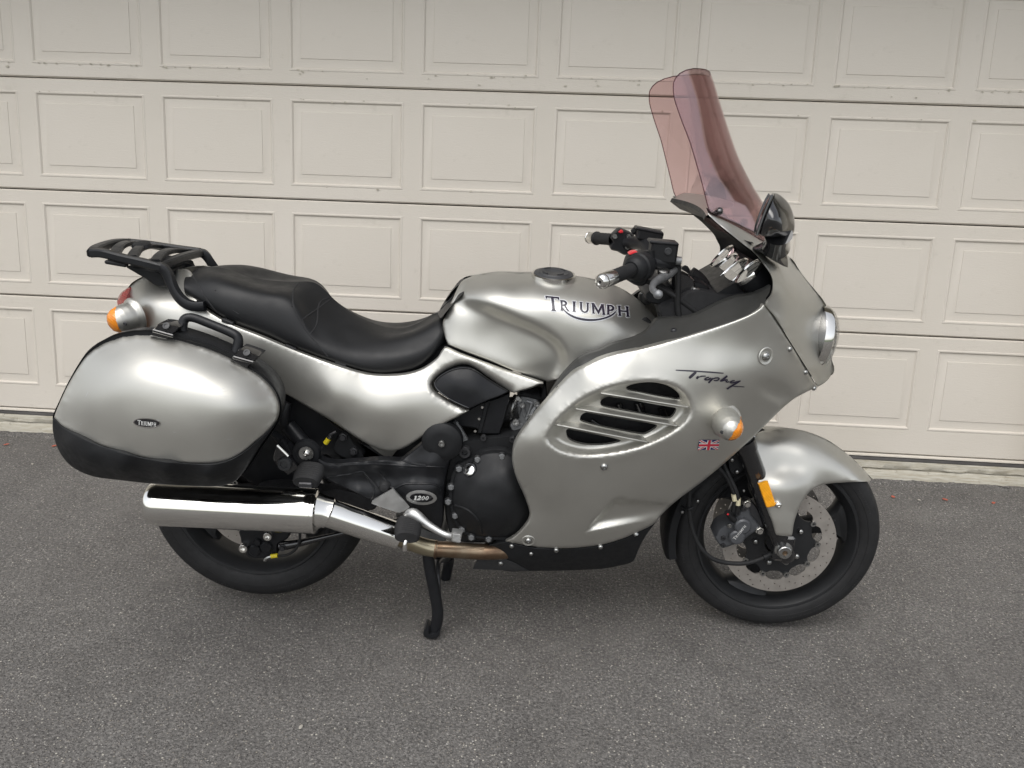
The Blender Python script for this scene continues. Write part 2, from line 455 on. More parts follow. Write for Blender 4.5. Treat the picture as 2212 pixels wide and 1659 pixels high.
lens('amber', (.80, .26, .010)); lens('red_lens', (.30, .008, .012)); lens('reflector', (.92, .40, .012))
# clear and tinted sheet
def sheet(name, colr, gloss=.9, rough=.02):
    m = bpy.data.materials.new(name); m.use_nodes = True; t = m.node_tree; t.nodes.clear(); MAT[name] = m
    tr = N(t, 'ShaderNodeBsdfTransparent'); tr.inputs[0].default_value = (*colr, 1)
    gl = N(t, 'ShaderNodeBsdfGlossy'); gl.inputs['Roughness'].default_value = rough; gl.inputs[0].default_value = (gloss, gloss, gloss, 1)
    fr = N(t, 'ShaderNodeFresnel'); fr.inputs[0].default_value = 1.42
    sm = N(t, 'ShaderNodeTexNoise'); sm.inputs['Scale'].default_value = 9
    mu = N(t, 'ShaderNodeMath', operation='MULTIPLY'); mu.inputs[1].default_value = .62
    mx = N(t, 'ShaderNodeMixShader'); o = N(t, 'ShaderNodeOutputMaterial')
    t.links.new(fr.outputs[0], mu.inputs[0]); t.links.new(mu.outputs[0], mx.inputs[0]); t.links.new(tr.outputs[0], mx.inputs[1]); t.links.new(gl.outputs[0], mx.inputs[2]); t.links.new(mx.outputs[0], o.inputs[0])
sheet('tinted_screen', (.90, .772, .775)); sheet('clear_glass', (.97, .97, .97)); sheet('screen_edge', (.52, .36, .40))
# garage door: painted embossed steel
m, t, b = nmat('door_paint'); co = objco(t)
gr = objco(t, (3.0, 1.0, 26.0)); g1 = noise(t, 9, 6, .62, gr, 1.6)
big = noise(t, 1.3, 3, .5, co); dirt = noise(t, 16, 8, .68, co)
c = mixc(t, ramp(t, big, [(.3, 0.0), (.7, 1.0)]), (.54, .498, .43), (.575, .532, .468))
c = mixc(t, ramp(t, dirt, [(.60, 0.0), (.80, .35)]), c, (.34, .31, .25))
t.links.new(c, b.inputs['Base Color']); b.inputs['Roughness'].default_value = .52
bump(t, b, g1, .42, .0024)
simple('peel', (.40, .37, .30), .7, 0, 0, .3, 90, (300, .4, .001))
simple('door_gap', (.05, .035, .03), .8, 0, 0, .2)
simple('seal_rubber', (.06, .055, .052), .7, 0, 0, .3, 8, (200, .3, .002))
m, t, b = nmat('concrete'); co = objco(t)
st = objco(t, (2.0, 8.0, 30.0))
c = mixc(t, ramp(t, noise(t, 6, 8, .7, st), [(.35, 0.0), (.65, 1.0)]), (.30, .27, .205), (.46, .44, .38))
c = mixc(t, ramp(t, noise(t, 34, 6, .7, co), [(.60, 0.0), (.74, .8)]), c, (.13, .12, .10))
t.links.new(c, b.inputs['Base Color']); b.inputs['Roughness'].default_value = .85
bump(t, b, noise(t, 60, 8, .7, co), .6, .006)
m, t, b = nmat('stucco'); co = objco(t)
t.links.new(ramp(t, noise(t, 4, 5, .6, co), [(.3, (.36, .33, .27)), (.7, (.42, .39, .33))]), b.inputs['Base Color']); b.inputs['Roughness'].default_value = .9
bump(t, b, noise(t, 160, 5, .7, co), .5, .006)
# asphalt: dark binder, tan / pale aggregate chips, patches
m, t, b = nmat('asphalt'); co = objco(t)
v1 = N(t, 'ShaderNodeTexVoronoi'); v1.inputs['Scale'].default_value = 150; t.links.new(co, v1.inputs['Vector'])
v2 = N(t, 'ShaderNodeTexVoronoi'); v2.inputs['Scale'].default_value = 95; v2.inputs['Randomness'].default_value = 1; t.links.new(co, v2.inputs['Vector'])
n1 = noise(t, 120, 8, .82, co); n2 = noise(t, 1.6, 5, .6, co); n3 = noise(t, 30, 6, .7, co)
base = ramp(t, n1, [(.34, (.036, .034, .033)), (.50, (.125, .119, .112)), (.66, (.33, .315, .295))])
chips = N(t, 'ShaderNodeSeparateColor'); t.links.new(v1.outputs['Color'], chips.inputs[0])
core = ramp(t, v1.outputs['Distance'], [(.20, 1.0), (.42, 0.0)])
sel = ramp(t, chips.outputs[0], [(.50, 0.0), (.55, .6), (.90, .7), (.95, 1.0)])
f = N(t, 'ShaderNodeMath', operation='MULTIPLY'); t.links.new(core, f.inputs[0]); t.links.new(sel, f.inputs[1])
chipc = ramp(t, chips.outputs[1], [(.0, (.13, .12, .115)), (.45, (.26, .24, .22)), (.8, (.37, .33, .27)), (.97, (.60, .58, .54))])
c = mixc(t, f.outputs[0], base, chipc)
c2 = N(t, 'ShaderNodeSeparateColor'); t.links.new(v2.outputs['Color'], c2.inputs[0])
f2 = N(t, 'ShaderNodeMath', operation='MULTIPLY'); t.links.new(ramp(t, v2.outputs['Distance'], [(.15, 1.0), (.27, 0.0)]), f2.inputs[0]); t.links.new(ramp(t, c2.outputs[0], [(.84, 0.0), (.90, 1.0)]), f2.inputs[1])
c = mixc(t, f2.outputs[0], c, (.50, .475, .41))
c = mixc(t, ramp(t, noise(t, 7, 5, .65, co), [(.40, 0.0), (.66, .38)]), c, mixc(t, 1.0, c, (.60, .60, .60), 'MULTIPLY'))
c = mixc(t, ramp(t, noise(t, 3.1, 6, .7, co), [(.52, 0.0), (.70, .30)]), c, (.20, .192, .178))
c = mixc(t, ramp(t, n2, [(.35, 0.0), (.68, .45)]), c, mixc(t, 1.0, c, (.62, .60, .60), 'MULTIPLY'))
c = mixc(t, ramp(t, n3, [(.52, 0.0), (.72, .35)]), c, (.035, .032, .030))
t.links.new(c, b.inputs['Base Color']); b.inputs['Roughness'].default_value = .82; b.inputs['Specular IOR Level'].default_value = .35
hsum = N(t, 'ShaderNodeMath', operation='ADD'); t.links.new(n1, hsum.inputs[0]); t.links.new(core, hsum.inputs[1])
bump(t, b, hsum.outputs[0], .75, .005)
m, t, b = nmat('lawn'); co = objco(t)
t.links.new(ramp(t, noise(t, 3, 6, .7, co), [(.3, (.035, .06, .018)), (.7, (.075, .12, .035))]), b.inputs['Base Color']); b.inputs['Roughness'].default_value = .9
m, t, b = nmat('leaf_green'); co = objco(t)
t.links.new(ramp(t, noise(t, .8, 4, .7, co), [(.3, (.025, .045, .012)), (.7, (.07, .11, .03))]), b.inputs['Base Color']); b.inputs['Roughness'].default_value = .8
simple('bark', (.09, .07, .05), .9, 0, 0, .3, 12, (40, .5, .02))
simple('leaf_red', (.36, .085, .05), .6, 0, 0, .2, 60)
simple('stone_chip', (.33, .31, .27), .8, 0, 0, .2, 80, (300, .4, .001))

# ------------------------------------------------------------------ setting: driveway, sill, garage
# the driveway runs as one sheet; the garage stands at its upper end (driveway falls away from it by 6 degrees)
g = obj('driveway', [(-60, -90, 0), (62, -90, 0), (62, 40, 0), (-60, 40, 0)], [(0, 1, 2, 3)], 'asphalt', None, smooth=False); tag(g, 'dark grey worn asphalt driveway', None, None, 'structure')
lw = obj('lawn', [(-60, -90, .004), (62, -90, .004), (62, -9.5, .004), (-60, -11.0, .004)], [(0, 1, 2, 3)], 'lawn', None, smooth=False); tag(lw, kind='structure')
DO = np.array([0.2862, 1.3473, 1.5272]); DX = np.array([0.99935, -0.03608, 0.0]); DD = np.array([-0.0039, -0.10809, -0.99413]); DI = np.array([0.03587, 0.99349, -0.10816])
PITCH, PW, ROW, PT, PB = 0.5439, 0.4735, 0.4561, 0.0537, 0.4009
B4, B5, B6 = 1.4351, 1.4479, 1.5362
def DP(u, v, n=0.0): return DO + DX * u + DD * v - DI * n          # n = out of the door, towards the camera
C0, C1 = -4, 4                                                      # nine columns, 4.9 m
U0, U1 = C0 * PITCH - (PITCH - PW) / 2, C1 * PITCH + PW + (PITCH - PW) / 2
door = empty('garage_door', DP(0, B4)); tag(door, 'cream sectional garage door with raised rectangular panels behind the motorcycle', 'garage door')
def dchild(o, par=None):
    o.parent = par or door
    if par is None: o.matrix_parent_inverse = Matrix.Translation(-Vector(door.location))
    return o
# one raised panel: bead, recess, bevel, field
prof = [(0, 0), (.003, .0016), (.008, .0016), (.010, .000), (.0140, -.0050), (.020, -.0056), (.0475, -.0010), (.049, .0010), (.053, .0012)]
def rect(w, h, i, n): return [(i, i, n), (w - i, i, n), (w - i, h - i, n), (i, h - i, n)]
PH_ = PB - PT
A = []
for i, n in prof: A += rect(PW, PH_, i, n)
pf = []
for k in range(len(prof) - 1):
    for j in range(4):
        a, b = k * 4 + j, k * 4 + (j + 1) % 4; pf.append((a, a + 4, b + 4, b))
k = (len(prof) - 1) * 4; pf.append((k, k + 3, k + 2, k + 1))
pmesh = None
for r in range(-1, 4):
    v0 = (r - 1) * ROW; v1 = v0 + ROW if r < 3 else B4 - .012
    gp = .0022
    mb = MB(); vt, vb = v0 + PT, v0 + PB
    us = [U0]
    for c in range(C0, C1 + 1): us += [c * PITCH, c * PITCH + PW]
    us.append(U1)
    vv = [v0 + gp, v0 + gp + .005, vt, vb, v1 - gp - .005, v1 - gp]; nn = [-.006, 0, 0, 0, 0, -.006]
    for i in range(len(us) - 1):
        for j in range(len(vv) - 1):
            if j == 2 and i % 2 == 1: continue
            mb.add([DP(us[i], vv[j], nn[j]), DP(us[i + 1], vv[j], nn[j]), DP(us[i + 1], vv[j + 1], nn[j + 1]), DP(us[i], vv[j + 1], nn[j + 1])], [(3, 2, 1, 0)])
    for vq in (vv[0], vv[-1]): mb.add([DP(U0, vq, -.006), DP(U1, vq, -.006), DP(U1, vq, -.045), DP(U0, vq, -.045)], [(0, 1, 2, 3)])
    sec = dchild(mb.build('door_section', 'door_paint', None, smooth=False))
    for c in range(C0, C1 + 1):
        if pmesh is None:
            pm = obj('raised_panel', [DX * u + DD * v - DI * n for u, v, n in A], pf, 'door_paint', None, angle=25); pmesh = pm.data
        else: pm = link(bpy.data.objects.new('raised_panel', pmesh))
        pm.parent = sec; pm.location = DP(c * PITCH, v0 + PT); pm.matrix_parent_inverse = Matrix.Identity(4)
        pm.location = Vector(DP(c * PITCH, v0 + PT))
# section parents carry the inverse of the door's place, so children positions stay in the door's frame
mb = MB(); v = [DP(U0, -2 * ROW, -.046), DP(U1, -2 * ROW, -.046), DP(U1, B5, -.046), DP(U0, B5, -.046)]; mb.add(v, [(3, 2, 1, 0)])
dchild(mb.build('backing', 'door_gap', None, smooth=False))
mb = MB(); 
for (va, vb_, na, nb) in ((B4 - .012, B4 - .006, -.006, .004), (B4 - .006, B4 - .001, .004, .004), (B4 - .001, B4 + .001, .004, -.012)):
    mb.add([DP(U0, va, na), DP(U1, va, na), DP(U1, vb_, nb), DP(U0, vb_, nb)], [(3, 2, 1, 0)])
dchild(mb.build('bottom_strip', 'door_paint', None, smooth=False))
mb = MB(); pr = [(B4 + .000, -.012), (B4 + .003, .004), (B5 + .001, .006), (B5 + .006, -.004)]
for (va, na), (vb_, nb) in zip(pr, pr[1:]): mb.add([DP(U0, va, na), DP(U1, va, na), DP(U1, vb_, nb), DP(U0, vb_, nb)], [(3, 2, 1, 0)])
dchild(mb.build('rubber_seal', 'seal_rubber', None, smooth=False))
# flaking paint along the lower edges of the upper panels
for r, c0_, c1_, nn_ in ((0, C0, C1, 95), (1, C0, C1, 26)):
    mb = MB()
    for k in range(nn_):
        c = rnd.randint(c0_, c1_); u = c * PITCH + rnd.uniform(.02, .95) * PW
        vq = (r - 1) * ROW + (PB - .002 + rnd.gauss(0, .0025) if r == 0 or rnd.random() < .2 else PT + rnd.gauss(.002, .003))
        if r == 0 and rnd.random() < .15: vq += rnd.uniform(.005, .035)
        s = rnd.uniform(.0012, .0042); m_ = 7; a = [rnd.uniform(.6, 1.3) for _ in range(m_)]
        mb.add([DP(u + 1.8 * s * a[q] * math.cos(q * 6.283 / m_), vq + s * a[q] * math.sin(q * 6.283 / m_), .0034) for q in range(m_)], [tuple(range(m_))[::-1]])
    fl = dchild(mb.build('flaked_paint', 'peel', None, smooth=False)); fl['kind'] = 'stuff'
# concrete sill under the door
us = np.linspace(U0 - .4, U1 + .4, 200); rows = []
prs = [(B5 + .004, -.3), (B5 + .004, .004), (B5 + .010, .009), (B5 + .034, .011), (B5 + .040, .004), (B5 + .045, .013), (B6 - .012, .022), (B6 + .02, .026)]
rs = random.Random(3); wob = np.cumsum([rs.gauss(0, .0022) for _ in us]); wob -= np.linspace(wob[0], wob[-1], len(us)); 
for k, (vq, n) in enumerate(prs):
    rows.append([DP(u, vq + (rs.gauss(0, .0016) if 1 < k < 7 else 0), n + (wob[i] * .25 + rs.gauss(0, .0015) if k > 1 else 0)) for i, u in enumerate(us)])
v, f = g_grid(np.array(rows)); sl = obj('door_sill', v, [q[::-1] for q in f], 'concrete', None, angle=60); tag(sl, kind='structure')
# ragged asphalt lip against the sill
rows = []
for k, (n, z) in enumerate(((.0, .012), (.030, .010), (.040, .005), (.062, -.002))):
    rows.append([(lambda p: (p[0], p[1], max(z + rs.gauss(0, .002), -.002)))(DP(u, B6, n + rs.gauss(0, .004))) for u in us])
v, f = g_grid(np.array(rows)); lp = obj('asphalt_edge', v, [q[::-1] for q in f], 'asphalt', None, angle=60); tag(lp, kind='structure')
# garage front: jambs, header and eave
HV = -0.74          # underside of the header, along the door
def slab(name, u0, u1, v0, v1, n0, n1, mat):
    c = [DP(u, v, n) for u in (u0, u1) for v in (v0, v1) for n in (n0, n1)]
    return obj(name, c, [(0, 1, 3, 2), (4, 6, 7, 5), (0, 4, 5, 1), (2, 3, 7, 6), (0, 2, 6, 4), (1, 5, 7, 3)], mat, None, smooth=False)
ga = empty('garage_front', DP(0, B6)); tag(ga, 'stuccoed garage front around and above the cream door, under its eave', 'garage')
for nm, a in (('wall_left', (U0 - 2.5, U0 + .03, HV - 1.0, B6 + .05, .012, .22)), ('wall_right', (U1 - .03, U1 + 2.5, HV - 1.0, B6 + .05, .012, .22)),
              ('header', (U0 + .032, U1 - .032, HV - 1.0, HV, .012, .22)), ('soffit', (U0 - 2.6, U1 + 2.6, HV - .34, HV - .30, .222, .75)), ('fascia', (U0 - 2.6, U1 + 2.6, HV - .50, HV - .28, .752, .78))):
    o = fixn(slab(nm.split('_')[0] if nm.startswith('wall') else nm, *a, 'stucco')); o.parent = ga; o.matrix_parent_inverse = Matrix.Translation(-Vector(ga.location))

# ------------------------------------------------------------------ motorcycle
bike = empty('motorcycle', (0, 0, 0)); tag(bike, 'silver sport touring motorcycle with panniers and tinted windscreen parked on its stand', 'motorcycle')
def bm_(name, mb, mat, par=None, **kw): return mb.build(name, mat, par or bike, **kw)
def tube(name, pts, rad, mat, par=None, n=12, samples=None, **kw):
    v, f = g_tube(pts, rad, n, True, samples); return fixn(obj(name, v, f, mat, par or bike, **kw))
def lathe(name, prof, c, axis, mat, par=None, n=40, closed=False, **kw):
    v, f = g_lathe(prof, c, axis, n, closed); return fixn(obj(name, v, f, mat, par or bike, **kw))
def box(name, c, s, mat, par=None, bev=.003, rot=None, **kw):
    v, f = g_box(c, s, bev, rot); return fixn(obj(name, v, f, mat, par or bike, angle=30, **kw))
# shared bolt heads: cap screw with socket, flanged hex
def bolt_mesh(kind):
    prof = {'dome': [(0, .0042), (.30, .0042), (.34, .0060), (.62, .0056), (.86, .0038), (1, .0010), (1, -.004)],
            'hex': [(0, .0085), (.70, .0085), (.78, .0076), (.78, .0035), (1.05, .0030), (1.15, .0015), (1.15, -.004)],
            'cap': [(0, .002), (.45, .002), (.5, .007), (.9, .007), (1, .006), (1, -.004)]}[kind]
    n = 18 if kind != 'hex' else 6
    v, f = g_lathe([(max(r, .001) * .008, h) for r, h in prof], (0, 0, 0), (0, 0, 1), n)
    o = fixn(obj('bolt', v, f, None, None, angle=40)); me = o.data; bpy.data.objects.remove(o); return me
BM = {}
def bolt(p, nrm, r, mat='steel', par=None, kind='dome', name='bolt'):
    key = (kind, mat)
    if key not in BM: BM[key] = bolt_mesh(kind); BM[key].materials.append(MAT[mat])
    o = link(bpy.data.objects.new(name, BM[key]), par or bike)
    o.matrix_local = Matrix.Translation(Vector(p)) @ Vector(nrm).to_track_quat('Z', 'Y').to_matrix().to_4x4() @ Matrix.Diagonal((r / .008, r / .008, r / .008, 1))
    return o
def bolt_on(c, x, y, key, r, **kw):
    q = P(c, [(x, y)])[0]; p, n = hit(q[0], q[1], key); return bolt(p, n, r * .86, **kw)
NEAR = (0, -1, 0)
def bolt_at(c, x, y, d, r, **kw): return bolt(W1(c, x, y, d), NEAR, r, **kw)

# ---- wheels
STEER = 0.033
FW = np.array([1.49, 0, .300]); RW = np.array([0, 0, .350])
AXF = np.array([-math.sin(STEER), -math.cos(STEER), 0]); AXR = np.array([0, -1.0, 0])
def wheel(name, C, ax, tp, rp, ang, dR, dr, dh, nb, bolt_r, car_r, both):
    x, y, z = frame(ax)                     # z points to the camera
    fx = np.cross(-z, np.array([0, 0, 1.0])); fx /= np.linalg.norm(fx)   # forward
    up = np.array([0, 0, 1.0])
    def pt(r, th, h): return C + r * (math.cos(th) * fx + math.sin(th) * up) + h * z
    v, f = g_lathe(rp, C, ax, 96, True); wh = fixn(obj(name, v, f, 'wheel_paint', bike, angle=35))
    v, f = g_lathe(tp, C, ax, 120); ty = fixn(obj('tyre', v, f, 'rubber', wh, angle=60))
    # raised moulding rings and tread grooves on the tyre
    tpa = np.array(tp); s = chord(tpa)
    def on(ua): return np.interp(ua, np.linspace(0, 1, len(tp)), tpa[:, 0]), np.interp(ua, np.linspace(0, 1, len(tp)), tpa[:, 1])
    def on_s(q): return np.interp(q * s[-1], s, tpa[:, 0]), np.interp(q * s[-1], s, tpa[:, 1])
    mb = MB()
    for k in range(26):
        for sg in (0, 1):
            th0 = 2 * math.pi * (k + .5 * sg) / 26; n = 9; A = []
            for i in range(n):
                q = .235 + .225 * i / (n - 1); th = th0 + .17 * (i / (n - 1)) ** 1.3 * (1 if sg == 0 else 1); wd = .0042 * math.sin(math.pi * (i + .35) / (n - .3)) + .0006
                qq = q if sg == 0 else 1 - q
                r, h = on_s(qq); A.append([pt(r + .0004, th - wd / .3, h), pt(r + .0004, th + wd / .3, h)])
            vv, ff = g_grid(np.array(A)); mb.add(vv, ff)
    gv = mb.build('tread_groove', 'black_matte', ty); gv['kind'] = 'stuff'
    mb = MB()
    for q in (.135, .865):
        r, h = on_s(q); vv, ff = g_tube([pt(r, t_, h) for t_ in np.linspace(0, 2 * math.pi, 97)], .0011, 6, False); mb.add(vv, ff)
    mb.build('sidewall_ring', 'rubber', ty)
    mb = MB(); rr = random.Random(5)
    for a0, txt in ((4.25, 9), (4.95, 16), (5.75, 7), (3.3, 8), (.4, 12), (2.2, 10)):
        for k in range(txt):
            th = a0 + k * .028; hgt = .0075 if txt < 10 else .0045; q0 = .20 if txt < 10 else .165
            r, h = on_s(q0); r2, h2 = on_s(q0 + hgt / s[-1])
            wd = rr.uniform(.006, .011); kind = rr.random()
            for (u0, u1, v0, v1) in (((0, .25, 0, 1), (.25, 1, .8, 1)) if kind < .35 else ((0, .25, 0, 1), (.75, 1, 0, 1), (.25, .75, .4, .6)) if kind < .7 else ((.35, .6, 0, 1), (0, 1, .8, 1))):
                def tp_(u, v_): rq = r + (r2 - r) * v_; hq = h + (h2 - h) * v_; return pt(rq, th - wd * u / .26, hq + .0007)
                mb.add([tp_(u0, v0), tp_(u1, v0), tp_(u1, v1), tp_(u0, v1)], [(0, 1, 2, 3)])
    lt = mb.build('sidewall_lettering', 'tyre_mark', ty); lt['kind'] = 'stuff'
    rim_in = min(p[0] for p in rp)
    # spokes
    for k in range(3):
        th = ang + k * 2 * math.pi / 3; A = []
        for r, wd, dp in ((.028, .034, .030), (.06, .026, .026), (.10, .024, .022), (.14, .029, .022), (.17, .042, .024), (.188, .066, .026), (rim_in + .004, .095, .028)):
            ring = []
            for a, b in ((-1, -.55), (-.72, -1), (.72, -1), (1, -.55), (1, .55), (.72, 1), (-.72, 1), (-1, .55)):
                ring.append(pt(r, th, b * dp) + a * wd * (-math.sin(th) * fx + math.cos(th) * up))
            A.append(ring)
        vv, ff = g_grid(loft(np.array(A).transpose(1, 0, 2), 22, 1).transpose(1, 0, 2), close_u=True); fixn(obj('spoke', vv, ff, 'wheel_paint', wh, angle=45))
        bolt(pt(.168, th + .10, .030), z, .0035, 'black_matte', wh, name='spoke_hole')
    v, f = g_lathe([(.018, .075), (.034, .072), (.040, .05), (.044, 0), (.040, -.05), (.034, -.072), (.018, -.075)], C, ax, 40); fixn(obj('hub', v, f, 'wheel_paint', wh))
    # brake disc with drilled holes and floating buttons
    def bump_(t_, w_): 
        dlt = (t_ / (2 * math.pi) * nb) % 1; dlt = min(dlt, 1 - dlt) * 2 * math.pi / nb
        return math.exp(-(dlt / w_) ** 2)
    for sg in ((1, -1) if both else (1,)):
        h = dh * sg; T_ = np.linspace(0, 2 * math.pi, 160, endpoint=False)
        outer = np.array([(dR * math.cos(t_), dR * math.sin(t_)) for t_ in T_]) * 1000
        inner = np.array([((dr - .017 * bump_(t_, .11)) * math.cos(t_), (dr - .017 * bump_(t_, .11)) * math.sin(t_)) for t_ in T_]) * 1000
        holes = []
        for k in range(nb * 2):
            for j, rr in enumerate((.25, .52, .80)):
                t_ = 2 * math.pi * (k + j * .34 + .1) / (nb * 2); rc = dr + .004 + (dR - dr - .004) * rr
                holes.append(np.array([(rc * math.cos(t_) + .0022 * math.cos(q), rc * math.sin(t_) + .0022 * math.sin(q)) for q in np.linspace(0, 2 * math.pi, 8, endpoint=False)]) * 1000)
        v2, f2 = cdt([outer, inner] + holes, np.zeros((0, 2)))
        mb = MB(); th_ = .0022
        A = np.array([C + (a / 1000) * fx + (b / 1000) * up for a, b in v2])
        mb.add(A + (h + th_) * z, [tuple(t_) for t_ in f2]); mb.add(A + (h - th_) * z, [tuple(t_)[::-1] for t_ in f2])
        for rg in [outer, inner] + holes:
            a = np.array([C + (q[0] / 1000) * fx + (q[1] / 1000) * up for q in rg]); vv, ff = g_grid(np.array([a + (h + th_) * z, a + (h - th_) * z]), close_u=True); mb.add(vv, ff)
        ds = fixn(mb.build('brake_disc', 'disc_steel', wh, angle=30))
        # carrier
        o1 = np.array([((car_r + .016 * bump_(t_, .12)) * math.cos(t_), (car_r + .016 * bump_(t_, .12)) * math.sin(t_)) for t_ in T_]) * 1000
        o2 = np.array([(.040 * math.cos(t_), .040 * math.sin(t_)) for t_ in T_[::4]]) * 1000
        v2, f2 = cdt([o1, o2], np.zeros((0, 2))); mb = MB(); A = np.array([C + (a / 1000) * fx + (b / 1000) * up for a, b in v2])
        mb.add(A + (h - .004 * sg + .004) * z, [tuple(t_) for t_ in f2]); mb.add(A + (h - .004 * sg - .004) * z, [tuple(t_)[::-1] for t_ in f2])
        for rg in (o1, o2):
            a = np.array([C + (q[0] / 1000) * fx + (q[1] / 1000) * up for q in rg]); vv, ff = g_grid(np.array([a + (h - .004 * sg + .004) * z, a + (h - .004 * sg - .004) * z]), close_u=True); mb.add(vv, ff)
        fixn(mb.build('disc_carrier', 'wheel_paint', ds, angle=30))
        if sg == 1:
            for k in range(nb):
                t_ = 2 * math.pi * k / nb
                lathe('disc_button', [(.0028, .0035), (.0034, .0048), (.0078, .0048), (.0084, .0035), (.0084, -.003)], pt(dr - .0125, t_, h), z, 'steel', ds, 18)
                lathe('button_bore', [(.0, .0030), (.0030, .0030)], pt(dr - .0125, t_, h), z, 'black_matte', ds, 12)
            for k in range(5): bolt(pt(bolt_r, 2 * math.pi * k / 5 + .62, h + .006), z, .0075, 'steel', ds)
    return wh, pt
ftp = [(.222, .047), (.228, .0545), (.238, .0585), (.252, .0605), (.266, .0595), (.278, .0535), (.2865, .041), (.2925, .0215), (.295, 0), (.2925, -.0215), (.2865, -.041), (.278, -.0535), (.266, -.0595), (.252, -.0605), (.238, -.0585), (.228, -.0545), (.222, -.047)]
frp = [(.229, .0535), (.225, .0575), (.219, .0565), (.214, .050), (.2085, .040), (.2035, .032), (.2005, .022), (.199, 0), (.2005, -.022), (.2035, -.032), (.2085, -.04), (.214, -.05), (.219, -.0565), (.225, -.0575), (.229, -.0535), (.219, -.03), (.217, 0), (.219, .03)]
fwheel, fpt = wheel('front_wheel', FW, AXF, ftp, frp, R_(13), .157, .119, .074, 10, .066, .092, True)
fwheel['label'] = 'black three spoke front wheel with drilled steel disc'
rtp = [(.222, .066), (.228, .073), (.240, .079), (.257, .0825), (.275, .081), (.290, .073), (.303, .056), (.313, .031), (.318, 0), (.313, -.031), (.303, -.056), (.290, -.073), (.275, -.081), (.257, -.0825), (.240, -.079), (.228, -.073), (.222, -.066)]
rrp = [(.229, .072), (.225, .076), (.219, .075), (.214, .068), (.208, .055), (.203, .045), (.2, .03), (.199, 0), (.2, -.03), (.203, -.045), (.208, -.055), (.214, -.068), (.219, -.075), (.225, -.076), (.229, -.072), (.219, -.04), (.217, 0), (.219, .04)]
rwheel, rpt = wheel('rear_wheel', RW, AXR, rtp, rrp, R_(-150), .128, .094, .088, 6, .056, .070, False)
rwheel['label'] = 'black rear wheel half hidden behind the chrome silencer'

# ---- front fork
def both(name, fn, mat, par=None, **kw):
    o = fn(1); m = o.copy(); link(m, o.parent); m.scale = (1, -1, 1); return o
leg_b = W1('C9', 1008, 960, .108); leg_t = W1('C9', 690, 105, .108)
ax_ = (leg_t - leg_b); L_ = np.linalg.norm(ax_); ax_ /= L_
fork = lathe('fork_leg', [(.001, -.034), (.020, -.034), (.0265, -.022), (.0275, .0), (.0275, .10), (.0275, L_ - .02), (.030, L_ - .015), (.030, L_ + .01), (.0235, L_ + .012), (.0215, L_ + .34)], leg_b, ax_, 'black_gloss', bike, 32)
f2_ = link(fork.copy(), bike); f2_.scale = (1, -1, 1)
axl = W1('C9', 1015, 985, .146)
lathe('axle_nut', [(.0, -.002), (.0068, -.002), (.0072, .005), (.0165, .005), (.0185, .003), (.0185, -.012), (.024, -.013), (.024, -.05)], axl, AXF, 'steel', fork, 6 * 6)
lathe('axle_socket', [(.0, .0005), (.0078, .0005)], axl, AXF, 'header_pipe', fork, 6)
bolt(W1('C9', 1027, 1066, .118), AXF, .0075, 'steel', fork)
box('axle_clamp', W1('C9', 1000, 940, .118), (.055, .03, .075), 'black_gloss', fork, .006)
# fork yoke brackets behind the mudguard
prism('fork_brace', P('C9', [(560, 300), (560, 180), (640, 100), (760, 90), (790, 200), (760, 270), (690, 300), (640, 345), (590, 350)]), .095, .05, 'black_plastic', bike)
for x, y in ((585, 229), (626, 326), (760, 44), (681, 482)): bolt_at('C9', x, y, .098, .006 if y != 482 else .004)
# black inner mudguard around the rear of the tyre
A = []
for th in np.linspace(R_(113), R_(194), 40):
    k = (math.degrees(th) - 113) / 81
    sk = .300 if k < .9 else .300 + .012 * (k - .9) / .1
    e = .010 * min(1, k * 2.2); sk = .288 + e
    ring = [fpt(sk - .010, th, .080), fpt(.298 + e, th, .080), fpt(.306 + e, th, .068), fpt(.3095 + e, th, .04), fpt(.3105 + e, th, 0), fpt(.3095 + e, th, -.04), fpt(.306 + e, th, -.068), fpt(.298 + e, th, -.080), fpt(sk - .010, th, -.080),
            fpt(sk - .010, th, -.076), fpt(.296 + e, th, -.076), fpt(.303 + e, th, -.066), fpt(.3065 + e, th, 0), fpt(.303 + e, th, .066), fpt(.296 + e, th, .076), fpt(sk - .010, th, .076)]
    A.append(ring)
vv, ff = g_grid(np.array(A), close_u=True); ff += [tuple(range(16)), tuple(39 * 16 + i for i in range(16))]
mg = fixn(obj('inner_mudguard', vv, ff, 'black_plastic', bike, angle=35))
for x, y in ((305, 566), (179, 656)): bolt_at('C9', x, y, .0835, .005, par=mg)
# silver front mudguard
fo = P('C6', [(855, 222), (900, 193), (960, 174), (1040, 160), (1150, 164), (1276, 193), (1394, 242), (1493, 308), (1594, 391), (1655, 453), (1708, 512), (1722, 530), (1700, 544), (1640, 547), (1560, 550),
             (1430, 558), (1350, 573), (1285, 607), (1240, 652), (1200, 722), (1170, 795), (1152, 860), (1142, 928), (1128, 940), (1080, 940), (1038, 935), (1020, 922), (1000, 850), (960, 750), (920, 640), (880, 530),
             (850, 445), (840, 426), (862, 404), (880, 355), (880, 312), (866, 282), (850, 250)])
fc = P('C6', [(855, 222, .07), (900, 193, .04), (960, 174, .0), (1040, 160, .0), (1150, 164, .0), (1276, 193, .0), (1394, 242, .0), (1493, 308, .0), (1594, 391, .0), (1655, 453, .0), (1708, 512, .0), (1722, 530, .004)])
fc += [q + (.002,) for q in P('C6', [(1040, 185, .02), (1150, 190, .02), (1268, 218, .02), (1382, 264, .02), (1480, 326, .024), (1580, 404, .028), (1640, 462, .032)])]
